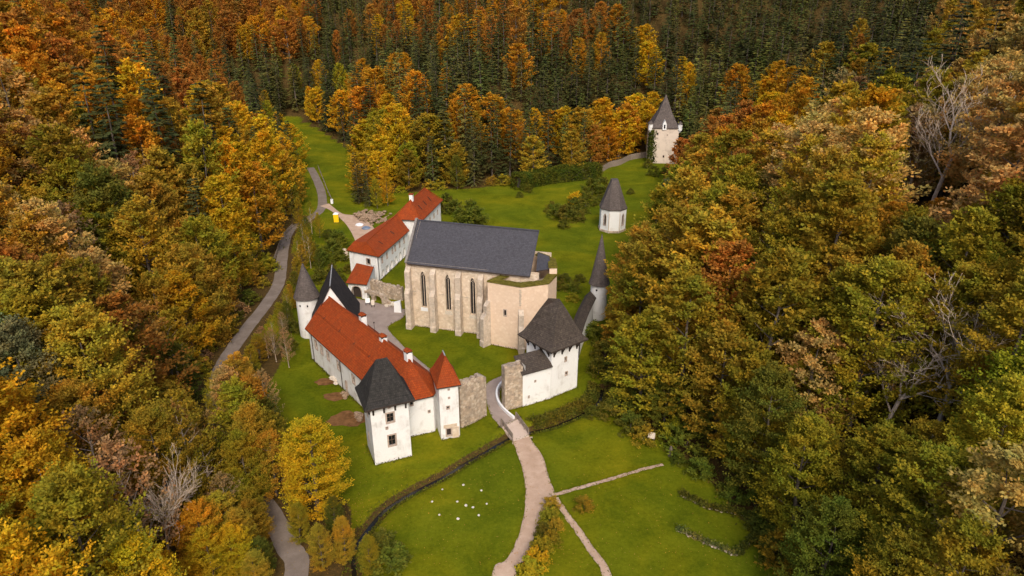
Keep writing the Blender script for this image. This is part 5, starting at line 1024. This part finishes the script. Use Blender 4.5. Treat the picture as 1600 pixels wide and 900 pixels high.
# the woods on the slopes
gs_ = 6.3; row = 0; y = 26.0
while y < 460:
    half = y * .93 + 45; x = -half + (gs_ / 2 if row % 2 else 0); pts = []
    while x < half: pts.append((x + rnd.uniform(-1.9, 1.9), y + rnd.uniform(-1.9, 1.9))); x += gs_ * (1 if y < 195 else 1.1)
    zz, dd = terrain([p[0] for p in pts], [p[1] for p in pts])
    for (x, yy), z, d_ in zip(pts, zz, dd):
        if d_ < 1.2 or d_ > 210: continue
        if (x - 51.6) ** 2 + (yy - 235) ** 2 < 64: continue
        if z > CAM_H + 16 or (abs(x) < 12 and yy < 60): continue
        h0 = 17; px, py, dep = proj(x, yy, z + 11)
        if py < -160 or px < -260 or px > 1860 or py > 1150: continue
        kind, col = choose(px, py)
        if kind != S and dep > 95 and rnd.random() < .22: continue
        edge = (.72 + .28 * min(1, d_ / 9)) * (1.18 if 60 < yy < 175 else 1.0)
        h = {B: 17.5, O: 16.5, S: 22, 'thin': 16, 'bare': 17}[kind] * rnd.uniform(.78, 1.15) * edge
        for a_, b_, l_, md in CLEAR:      # lower growth in front of the bare trees keeps their stems in view
            if a_ < px < b_ and dep < md and proj(x, yy, z)[1] > l_ - 10:
                while h > 3 and proj(x, yy, z + h)[1] < l_ - 30: h *= .85
                if kind == S: kind, col = B, 'olive'
        if kind == S and d_ > 15 and yy > 200:
            if rnd.random() < .22: continue
            col = rnd.choices(('dark', 'mid', 'lit', 'sage'), (3.5, 4, .9, 0))[0]; h *= rnd.uniform(.7, 1.12)
        put(kind, x, yy, h, col, None, (rnd.uniform(1.05, 1.4) if yy < 190 else rnd.uniform(1.35, 1.8)) if kind != S else rnd.uniform(1.15, 1.6), False, float(z) - .2)
    y += gs_ * (.87 if y < 195 else 1.0); row += 1
# shrubs on the valley floor
HEDGE = [('box', 'green', a, b_, h, w_) for a, b_, h, w_ in ((735, 352, 5.6, 1.15), (712, 334, 3.6, 1.1), (698, 330, 4.2, 1.1), (742, 349, 4.0, 1.1), (868, 338, 3.2, 1.3), (884, 344, 3.6, 1.4), (900, 332, 3.8, 1.3), (915, 322, 3.4, 1.3), (925, 305, 4.6, 1.2), (940, 300, 4.2, 1.1), (905, 345, 2.4, 1.2), (880, 356, 2.0, 1.2), (862, 332, 2.6, 1.1), (938, 318, 2.6, 1.2), (985, 303, 1.5, 1.2), (812, 308, 1.5, 1.2), (826, 300, 2, 1.3), (520, 396, 3.0, 1.3), (530, 386, 3.6, 1.2), (505, 412, 2.6, 1.4), (533, 408, 2.4, 1.2), (490, 395, 2.2, 1.4), (515, 372, 2.0, 1.3), (520, 430, 2.2, 1.3), (545, 425, 1.6, 1.2), (500, 440, 2.4, 1.3), (535, 440, 1.4, 1.2), (480, 465, 2.4, 1.2), (512, 455, 2.0, 1.2), (880, 440, 1.6, 1.6), (870, 452, 1.6, 1.4), (893, 455, 1.8, 1.5), (905, 440, 1.5, 1.4), (455, 520, 2.4, 1.3), (448, 545, 2.2, 1.3), (1012, 262, 2.5, 1.1), (1022, 275, 3, 1.1), (1040, 272, 2.6, 1.1))] + \
   [('shrub', c_, a, b_, h, w_) for a, b_, c_, h, w_ in ((913, 795, 'olive', 1.5, 1.25), (861, 795, 'ochre', 1.5, 1.1), (858, 816, 'olive', 1.7, 1.1), (868, 830, 'ochre', 1.5, 1.0), (850, 838, 'green', 1.6, 1.1), (862, 850, 'olive', 1.6, 1), (846, 866, 'lime', 1.9, 1.1), (838, 884, 'gold', 1.9, 1.1), (828, 900, 'lime', 1.9, 1.1), (898, 318, 'gold', 3.2, 1.0), (1005, 690, 'olive', 2.2, 1.2), (985, 672, 'green', 2.4, 1.3), (1060, 725, 'green', 1.4, 1.2), (895, 470, 'olive', 1.6, 1.2), (930, 530, 'green', 2.8, 1.2), (945, 560, 'green', 3, 1.2), (935, 585, 'green', 2.6, 1.2), (1180, 800, 'green', 2.2, 1.4), (1195, 830, 'green', 2.4, 1.4), (1140, 775, 'green', 1.8, 1.4), (1095, 742, 'green', 2.0, 1.4), (1210, 865, 'green', 2.2, 1.4), (955, 650, 'green', 2.2, 1.3), (925, 650, 'green', 1.4, 1.3))]
for kind, col, px, py, h, wd in HEDGE: p = G(px, py); put(kind, p.x, p.y, h, col, None, wd, True)

# ------------------------------------------------------------------ which trees are things of their own, which make up the far wood
TREES.sort(key=lambda t: t['dep'])
cov = np.zeros((122, 212), bool)     # 8-pixel cells, with a margin round the frame
for t in TREES:
    sc = CAM_F / t['dep']; hw = {'spruce': .12, 'shrub': .5, 'box': .5}.get(t['kind'], .24) * t['h'] * t['w'] * sc; hh = .42 * t['h'] * sc
    c0, c1, r0, r1 = (int((t['px'] - hw) / 8) + 6, int((t['px'] + hw) / 8) + 6, int((t['py'] - hh) / 8) + 5, int((t['py'] + hh) / 8) + 5)
    c0, r0, c1, r1 = max(c0, 0), max(r0, 0), min(c1, 211), min(r1, 121); t['vis'] = 0
    if c1 < c0 or r1 < r0: continue
    yy, xx = np.mgrid[r0:r1 + 1, c0:c1 + 1]; inn = ((xx * 8 - 44 - t['px']) / max(hw, 6)) ** 2 + ((yy * 8 - 36 - t['py']) / max(hh, 6)) ** 2 <= 1
    fr = inn & (xx >= 6) & (xx < 206) & (yy >= 5) & (yy < 118); v = fr & ~cov[r0:r1 + 1, c0:c1 + 1]; t['vis'] = int(v.sum()); cov[r0:r1 + 1, c0:c1 + 1] |= inn
LIMIT = {'beech': 285, 'oak': 200, 'spruce': 285, 'thin': 120, 'bare': 20, 'shrub': 190, 'box': 90}
for k, lim in LIMIT.items():
    c = sorted((t for t in TREES if t['kind'] == k and (t['vis'] >= 3 or t['fixed'])), key=lambda t: (-t['fixed'], -t['vis']))
    for t in c[:lim]: t['own'] = True
NAMES = {'beech': 'beech_tree', 'oak': 'oak_tree', 'spruce': 'spruce_tree', 'thin': 'thinning_tree', 'bare': 'bare_tree', 'shrub': 'shrub', 'box': 'box_bush'}
NOUN = {'beech': ('beech', 'beeches'), 'oak': ('oak', 'oaks'), 'spruce': ('spruce', 'spruces'), 'thin': ('half-bare tree', 'half-bare trees'), 'bare': ('leafless tree', 'leafless trees'), 'shrub': ('shrub', 'shrubs'), 'box': ('rounded bush', 'rounded bushes')}
PLACES = [(60, 60, 'in the top left corner'), (200, 50, 'high on the left ridge'), (300, 130, 'on the left ridge'), (80, 190, 'by the upper left edge'), (210, 230, 'on the upper left slope'), (330, 260, 'on the left slope below the ridge'), (410, 300, 'on the left slope beside the road bend'),
 (70, 360, 'midway up the left edge'), (190, 380, 'on the middle of the left slope'), (320, 400, 'on the left slope beside the road'), (400, 410, 'on the left bank by the railing'), (60, 510, 'on the left edge at mid height'), (190, 530, 'on the lower left slope'), (310, 560, 'just west of the left road'), (400, 580, 'between the road and the long wing'),
 (60, 660, 'on the left edge below mid height'), (190, 680, 'low on the left slope'), (320, 700, 'low on the left slope by the road'), (60, 830, 'in the bottom left corner'), (190, 830, 'at the bottom of the left wood'), (320, 830, 'at the bottom left beside the road'), (450, 780, 'by the bottom road gap'), (540, 870, 'where the stream leaves the lawn'),
 (400, 40, 'on the far rusty hillside'), (430, 120, 'behind the far meadow'), (520, 30, 'on the hilltop beyond the far meadow'), (500, 150, 'along the head of the far meadow'), (590, 90, 'on the hill above the far meadow'), (580, 190, 'on the right side of the far meadow'), (570, 300, 'beside the yard behind the arched range'), (660, 40, 'at the top left of the middle hill'), (680, 120, 'on the middle hill left part'), (660, 220, 'on the middle hill foot'), (710, 290, 'behind the red-roofed range'),
 (770, 50, 'at the top of the middle hill'), (780, 130, 'halfway up the middle hill'), (780, 210, 'above the clipped hedge'), (880, 50, 'on the hilltop right of centre'), (880, 130, 'on the hill behind the meadow'), (880, 210, 'behind the clipped hedge'), (960, 60, 'high behind the far keep'), (960, 140, 'up the hill left of the keep'), (960, 210, 'beside the paling fence'), (1060, 50, 'above the keep near the top edge'), (1110, 130, 'right behind the keep'), (1090, 230, 'beside the keep'),
 (1190, 60, 'on the dark hill right of the keep'), (1300, 60, 'on the dark hill at upper right'), (1410, 60, 'near the top right'), (1540, 60, 'in the top right corner'), (1210, 190, 'on the right spur crest'), (1160, 280, 'on the right spur by the meadow'), (1310, 170, 'on the crest of the right slope'), (1400, 200, 'above the tall leafless tree'), (1530, 190, 'on the right edge near the top'), (1280, 290, 'on the upper right slope'), (1420, 310, 'around the tall leafless tree'), (1560, 320, 'on the right edge upper half'),
 (1030, 340, 'beside the chapel meadow'), (1120, 370, 'on the right slope above the chapel'), (1240, 390, 'on the right slope at mid height'), (1370, 420, 'right of centre on the right slope'), (1500, 430, 'on the right slope near the edge'), (990, 450, 'beside the dark cone tower'), (1090, 470, 'uphill of the dark cone tower'), (1200, 510, 'on the lower right slope'), (1330, 530, 'on the right slope by the twin bare trees'), (1460, 560, 'behind the twin bare trees'), (1570, 560, 'on the right edge at mid height'),
 (980, 560, 'beside the brown-roofed tower'), (1080, 600, 'past the brown-roofed tower'), (1020, 680, 'by the pale information board'), (1190, 640, 'low on the right slope'), (1310, 680, 'below the twin bare trees'), (1450, 700, 'low on the right slope near the edge'), (1570, 700, 'on the right edge lower half'), (1160, 770, 'at the right border of the lawn'), (1290, 820, 'at the bottom of the right wood'), (1420, 830, 'at the bottom right'), (1550, 840, 'in the bottom right corner'),
 (860, 850, 'in the bed beside the gravel path'), (913, 790, 'alone on the lawn by the path fork'), (890, 330, 'in the thicket on the meadow'), (730, 345, 'on the meadow behind the church'), (515, 400, 'between the road and the arched range'), (890, 450, 'behind the choir'), (500, 450, 'behind the round tower'), (935, 560, 'by the shingle-capped wall'), (820, 303, 'at the hedge foot'), (940, 650, 'on the stream bank'), (1000, 265, 'at the foot of the keep')]
PX = np.array([(q[0], q[1]) for q in PLACES], float); ORD = ['first', 'second', 'third', 'fourth', 'fifth', 'sixth', 'seventh', 'eighth', 'ninth', 'tenth', 'eleventh', 'twelfth', 'thirteenth', 'fourteenth', 'fifteenth']
own = [t for t in TREES if t.get('own')]; cells = {}
for t in own:
    k = int(np.argmin(np.hypot(PX[:, 0] - t['px'], PX[:, 1] - t['py']))); cells.setdefault((t['kind'], t['col'], k), []).append(t)
for (kind, col, k), c in cells.items():
    c.sort(key=lambda t: t['px'])
    for i, t in enumerate(c):
        one, many = NOUN[kind]; adj = '' if kind == 'bare' else ADJ[col] + ' '
        t['label'] = (adj + one + ' ' if len(c) == 1 else (('leftmost' if i == 0 else 'rightmost' if i == len(c) - 1 else ORD[i] + ' from left') + (' of two ' if len(c) == 2 else ' of the ')) + adj + many + ' ') + PLACES[k][2]
GROUPS = {'beech': 'beeches in the woods', 'oak': 'oaks in the woods', 'spruce': 'spruces in the woods', 'thin': 'half-bare trees in the woods', 'bare': 'leafless trees', 'shrub': 'shrubs in the valley', 'box': 'rounded bushes on the meadow'}
CAT = {'shrub': 'shrub', 'box': 'bush'}
def proto(t):
    k = t['kind']; near = t['dep'] < 125
    key = k + ('_near' if t['dep'] < 80 and k != 'spruce' else '_hi' if near else '_lo') if k in ('beech', 'oak', 'spruce') else k
    lst = PRO[key]; i = int(t['rz'] * 1000) % len(lst); return key, i, lst[i]
def jitter(c, r, a=.16):
    f = 1 + r.uniform(-a, a); return (c[0] * f * (1 + r.uniform(-.08, .08)), c[1] * f * (1 + r.uniform(-.12, .12)), c[2] * f)
FIRST = {}
rj = random.Random(5)
def make_tree(kind, key, i, pr):      # first of its kind, with its parts
    root = bpy.data.objects.new(NAMES[kind], None); COL.objects.link(root); root.empty_display_size = .3
    for nm, me in (('trunk', pr[0]), ('crown', pr[1])):
        o = bpy.data.objects.new(nm, me); COL.objects.link(o); o.parent = root
    return root
for t in own:
    key, i, pr = proto(t)
    if (key, i) not in FIRST: root = FIRST[(key, i)] = make_tree(t['kind'], key, i, pr); ch = list(root.children)
    else:
        src = FIRST[(key, i)]; root = src.copy(); COL.objects.link(root); ch = []
        for s_ in src.children: c = s_.copy(); COL.objects.link(c); c.parent = root; ch.append(c)
    s_ = t['h'] / pr[2]; root.location = (t['x'], t['y'], t['z']); root.scale = (s_ * t['w'], s_ * t['w'], s_)
    root.rotation_euler = (rj.uniform(-.04, .04), rj.uniform(-.04, .04), t['rz'])
    tag(root, t['label'], CAT.get(t['kind'], 'tree'), GROUPS[t['kind']])
    for c in ch:
        if c.name.startswith('crown') and t['kind'] != 'bare': c.color = (*jitter(PAL[t['col']], rj), 1)
# the rest of the wood, which nobody could count: one object
rest = [t for t in TREES if not t.get('own') and t['kind'] in ('beech', 'oak', 'spruce', 'thin')]
kinds = {}; lib = bpy.data.collections.new('wood_library')
for t in rest:
    base = 'beech' if t['kind'] in ('oak', 'thin') else t['kind']
    key = (base, t['col'], int(t['rz'] * 1000) % 2)
    if key not in kinds:
        pr = PRO[base + '_lo'][key[2]]; bm = bmesh.new(); bm.from_mesh(pr[0]); k0 = len(bm.faces); bm.from_mesh(pr[1])
        me = bpy.data.meshes.new('wood_tree')
        for fi, f in enumerate(bm.faces): f.material_index = 0 if fi < k0 else 1
        bm.to_mesh(me); bm.free(); me.materials.append(BARK)
        mk = ('N' if base == 'spruce' else 'L') + t['col']
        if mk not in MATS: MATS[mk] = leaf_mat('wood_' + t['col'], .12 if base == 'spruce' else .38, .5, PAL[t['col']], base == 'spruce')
        me.materials.append(MATS[mk]); o = bpy.data.objects.new('wood_tree_%03d' % len(kinds), me); lib.objects.link(o); kinds[key] = len(kinds)
    t['pi'] = kinds[key]
if rest:
    me = bpy.data.meshes.new('far_wood'); me.from_pydata([(t['x'], t['y'], t['z']) for t in rest], [], [])
    for nm, ty, vals in (('pick', 'INT', [t['pi'] for t in rest]), ('turn', 'FLOAT', [t['rz'] for t in rest]), ('size', 'FLOAT', [t['h'] / (25 if t['kind'] == 'spruce' else 20) for t in rest])):
        a = me.attributes.new(nm, ty, 'POINT'); a.data.foreach_set('value', vals)
    fw = bpy.data.objects.new('far_wood', me); COL.objects.link(fw); tag(fw, kind='stuff')
    ng = bpy.data.node_groups.new('wood', 'GeometryNodeTree'); ng.interface.new_socket('Geometry', in_out='INPUT', socket_type='NodeSocketGeometry'); ng.interface.new_socket('Geometry', in_out='OUTPUT', socket_type='NodeSocketGeometry')
    gi, go = ng.nodes.new('NodeGroupInput'), ng.nodes.new('NodeGroupOutput'); ip = ng.nodes.new('GeometryNodeInstanceOnPoints'); mp = ng.nodes.new('GeometryNodeMeshToPoints')
    ci = ng.nodes.new('GeometryNodeCollectionInfo'); ci.inputs['Collection'].default_value = lib; ci.inputs['Separate Children'].default_value = True; ci.inputs['Reset Children'].default_value = True
    def at(nm, ty): q = ng.nodes.new('GeometryNodeInputNamedAttribute'); q.data_type = ty; q.inputs['Name'].default_value = nm; return q.outputs['Attribute']
    cx = ng.nodes.new('ShaderNodeCombineXYZ'); ng.links.new(at('turn', 'FLOAT'), cx.inputs[2])
    ng.links.new(gi.outputs[0], ip.inputs['Points']); ng.links.new(ci.outputs[0], ip.inputs['Instance']); ip.inputs['Pick Instance'].default_value = True
    ng.links.new(at('pick', 'INT'), ip.inputs['Instance Index']); ng.links.new(cx.outputs[0], ip.inputs['Rotation']); ng.links.new(at('size', 'FLOAT'), ip.inputs['Scale'])
    ng.links.new(ip.outputs[0], go.inputs[0]); fw.modifiers.new('wood', 'NODES').node_group = ng
from collections import Counter
print('TREES', len(TREES), 'own', len(own), Counter(t['kind'] for t in own), 'rest', Counter(t['kind'] for t in rest), 'dup labels', sum(v > 1 for v in Counter(t['label'] for t in own).values()))
for k_, v_ in PRO.items(): print(k_, [sum(len(p.vertices) - 2 for p in q[1].polygons) for q in v_])

# ------------------------------------------------------------------ clipped hedge, ivy, low hedge-grown ruins, bank growth
def foliage_obj(name, P, Nn, size, col, seed, parent=None):
    g = np.random.default_rng(seed); P = np.asarray(P); n = len(P)
    if parent: P = P - np.array(wloc(parent))
    me = foliage_mesh(name, P, g.normal(0, 1, (n, 3)), np.asarray(Nn) + g.normal(0, .5, (n, 3)), size * g.uniform(.7, 1.3, n), size * g.uniform(.5, .8, n), g.uniform(0, 1, n), LEAF)
    o = bpy.data.objects.new(name, me); COL.objects.link(o); o.color = (*col, 1)
    if parent: o.parent = parent
    return o
g = np.random.default_rng(3)
hl = [G(806, 296), G(830, 290), G(862, 284), G(900, 280), G(934, 276)]; hp = smooth_line(hl, 10); P_, N_ = [], []; mm = MB()
for a, b in zip(hp, hp[1:]):
    zz = tz(a.x, a.y); f = (b - a); sx = V((f.y, -f.x, 0)).normalized(); (a in hp[:4] or b in hp[-3:]) or mm.box((a + b) / 2 + V((0, 0, zz)), f * .5, sx * 1.5, 3.3)
    for _ in range(330):
        q = rnd.random(); u = rnd.uniform(-1, 1); hgt = 4.3 + .5 * math.sin(a.x * .9) * .4
        if a is hp[0] and q < .3: p, nn = a + sx * u * 2.1 - f.normalized() * rnd.uniform(.1, .9) + V((0, 0, rnd.random() * hgt)), -f
        elif q < .45: p, nn = a.lerp(b, rnd.random()) + sx * u * 2.2 + V((0, 0, hgt + rnd.uniform(-.45, .3) - .5 * abs(u) ** 3)), V((0, 0, 1))
        elif q < .85: p, nn = a.lerp(b, rnd.random()) + sx * (2.2 + rnd.uniform(-.3, .4)) + V((0, 0, rnd.random() * hgt)), sx
        else: p, nn = a.lerp(b, rnd.random()) - sx * (2.2 + rnd.uniform(-.3, .3)) + V((0, 0, rnd.random() * hgt)), -sx
        P_.append(p + V((0, 0, zz))); N_.append(nn)
t = thing('hedge', 'long clipped dark green hedge along the back of the meadow', 'hedge', hl[2]); foliage_obj('foliage', P_, N_, .5, (.085, .100, .010), 1, t); mm.build('branches', BARK, t)
kt = [o for o in COL.objects if o.name.startswith('keep_tower')][0]; P_, N_ = [], []
for _ in range(1500):
    z = 11.3 * rnd.random() ** .8; u = rnd.gauss(0, 1) * (1.0 - z * .035)
    if u > 0: p = Kp[0] + kx * min(u * 1.1, 2.4) - ky * rnd.uniform(.05, .5); nn = -ky
    else: p = Kp[0] - kx * rnd.uniform(.05, .5) + ky * min(-u * 1.3, 3); nn = -kx
    P_.append(p + V((0, 0, z))); N_.append(nn + V((0, 0, .3)))
foliage_obj('ivy', P_, N_, .5, (.075, .095, .014), 2, kt)
def low_ruin(label, pts, seed, col, n=130):
    P = [G(*q) for q in pts]; t = thing('low_ruin', label, 'low wall', P[0], 'overgrown wall lines on the lawn'); r = random.Random(seed); L = smooth_line(P, 5); mm = MB()
    for a, b in zip(L, L[1:]):
        for _ in range(3):
            p = a.lerp(b, r.random()); q = rock_mb(p + V((r.uniform(-.2, .2), r.uniform(-.2, .2), 0)), r.uniform(.12, .3), r); k = len(mm.v); mm.v += q.v; mm.f += [[i + k for i in f] for f in q.f]; mm.uv += q.uv; mm.mi += q.mi
    mm.build('stones', RUBBLE, t)['kind'] = 'stuff'; P_, N_ = [], []
    for a, b in zip(L, L[1:]):
        for _ in range(n):
            p = a.lerp(b, r.random()) + V((r.gauss(0, .2), r.gauss(0, .2), abs(r.gauss(0, .28)))); P_.append(p); N_.append(V((0, -.3, 1)))
    foliage_obj('foliage', P_, N_, .26, col, seed, t)
low_ruin('upper overgrown wall line near the right lawn border', [(1064, 772), (1085, 783), (1110, 794), (1140, 800), (1168, 806)], 1, (.09, .095, .012))
low_ruin('lower stony wall line with grey plants on the right lawn', [(1058, 826), (1085, 840), (1115, 853), (1148, 866)], 2, (.15, .15, .035), 60)
low_ruin('short overgrown wall line joining the right wood', [(1150, 866), (1168, 850), (1188, 828)], 3, (.08, .09, .012))
P_, N_ = [], []; SL = smooth_line(STREAM, 5)
for a, b in zip(SL, SL[1:]):
    for _ in range(50):
        p = a.lerp(b, rnd.random()); s = rnd.choice((-1, 1, 1)); f = (b - a).normalized(); p = p + V((f.y, -f.x, 0)) * s * rnd.uniform(.3, 1.2); p.z = tz(p.x, p.y) + rnd.uniform(0, .25)
        if (p - G(808, 672)).length > 2.2: P_.append(p); N_.append(V((rnd.uniform(-1, 1), rnd.uniform(-1, 1), .6)))
tag(foliage_obj('bank_plants', P_, N_, .22, (.125, .13, .012), 4), kind='stuff')
P_, N_ = [], []
for a, b in zip(SL[len(SL) * 6 // 10:], SL[len(SL) * 6 // 10 + 1:]):     # taller weeds up-stream of the bridge
    for _ in range(110):
        p = a.lerp(b, rnd.random()); f = (b - a).normalized(); p = p + V((-f.y, f.x, 0)) * rnd.uniform(.3, 2.2); p.z = tz(p.x, p.y) + abs(rnd.gauss(0, .35))
        if (p - G(808, 672)).length > 2.6: P_.append(p); N_.append(V((rnd.uniform(-1, 1), rnd.uniform(-1, 1), .6)))
tag(foliage_obj('bank_weeds', P_, N_, .32, (.125, .115, .014), 5), kind='stuff')
P_, N_ = [], []
for _ in range(5200):     # undergrowth at the wood's edge
    i = rnd.randrange(1, len(FLOOR) - 1); a, b = V((*FLOOR[i][:2], 0)), V((*FLOOR[i + 1][:2], 0)); f = (b - a).normalized(); p = a.lerp(b, rnd.random()) + V((f.y, -f.x, 0)) * (rnd.gauss(.8, 1.4))
    if p.y < 40 or p.y > 300: continue
    p.z = tz(p.x, p.y) + abs(rnd.gauss(0, .5)); P_.append(p); N_.append(V((rnd.uniform(-1, 1), rnd.uniform(-1, 1), .7)))
tag(foliage_obj('undergrowth', P_, N_, .42, (.13, .11, .014), 6), kind='stuff')
P_, N_ = [], []
for _ in range(2200):     # fallen leaves on the lawn near the trees and on the dry stream bed
    q = rnd.random()
    if q < .35: p = V((-19.5 + rnd.gauss(0, 2.2), 58 + rnd.gauss(0, 4), 0))
    elif q < .7: p = G(rnd.uniform(860, 1230), rnd.uniform(640, 890))
    else: p = G(rnd.uniform(540, 860), rnd.uniform(690, 890))
    p.z = tz(p.x, p.y) + .04; P_.append(p); N_.append(V((0, 0, 2)))
tag(foliage_obj('fallen_leaves', P_, N_, .13, (.34, .19, .04), 7), kind='stuff')
P_, N_ = [], []
for o in list(COL.objects):      # grass growing over the path edges
    if o.get('kind') == 'structure' and o.name.split('.')[0] in ('main_path', 'side_path', 'gate_path', 'courtyard_path'):
        vs = [v.co for v in o.data.vertices]; ed = {}
        for q in o.data.polygons:
            for e in q.edge_keys: ed[e] = ed.get(e, 0) + 1
        for (i, j), c_ in ed.items():
            if c_ == 1:
                L = (vs[i] - vs[j]).length
                for _ in range(int(L * 16)):
                    p = vs[i].lerp(vs[j], rnd.random()) + V((rnd.gauss(0, .12), rnd.gauss(0, .12), rnd.uniform(0, .06))); P_.append(p); N_.append(V((rnd.uniform(-.6, .6), rnd.uniform(-.6, .6), 1)))
tag(foliage_obj('verge_grass', P_, N_, .17, (.13, .135, .006), 9), kind='stuff')
P_, N_ = [], []
for a, b in ((C, Rr), (Lc, C), (A0, A1), (S0, S1), (T0, T1), (V((-7.0, 78.2, 0)), V((-3.6, 81.2, 0))), (V((-1.0, 82.4, 0)), V((5.66, 85.6, 0))), (F, Rt), (N0, N1), (K[0], K[1]), (K[1], K[2]), (L0, R0), (V((-27.3, 129.7, 0)), V((-23.5, 145.6, 0)))):      # dark leaf tufts added along the wall feet as contact shading
    n_ = axes(a, b)[2]
    for _ in range(int((b - a).length * 22)):
        p = a.lerp(b, rnd.random()) + n_ * abs(rnd.gauss(.05, .22)); p.z = abs(rnd.gauss(0, .1)); P_.append(p); N_.append(n_ * .5 + V((rnd.uniform(-.5, .5), rnd.uniform(-.5, .5), 1)))
tag(foliage_obj('contact_shade_tufts', P_, N_, .2, (.085, .080, .012), 10), kind='stuff')
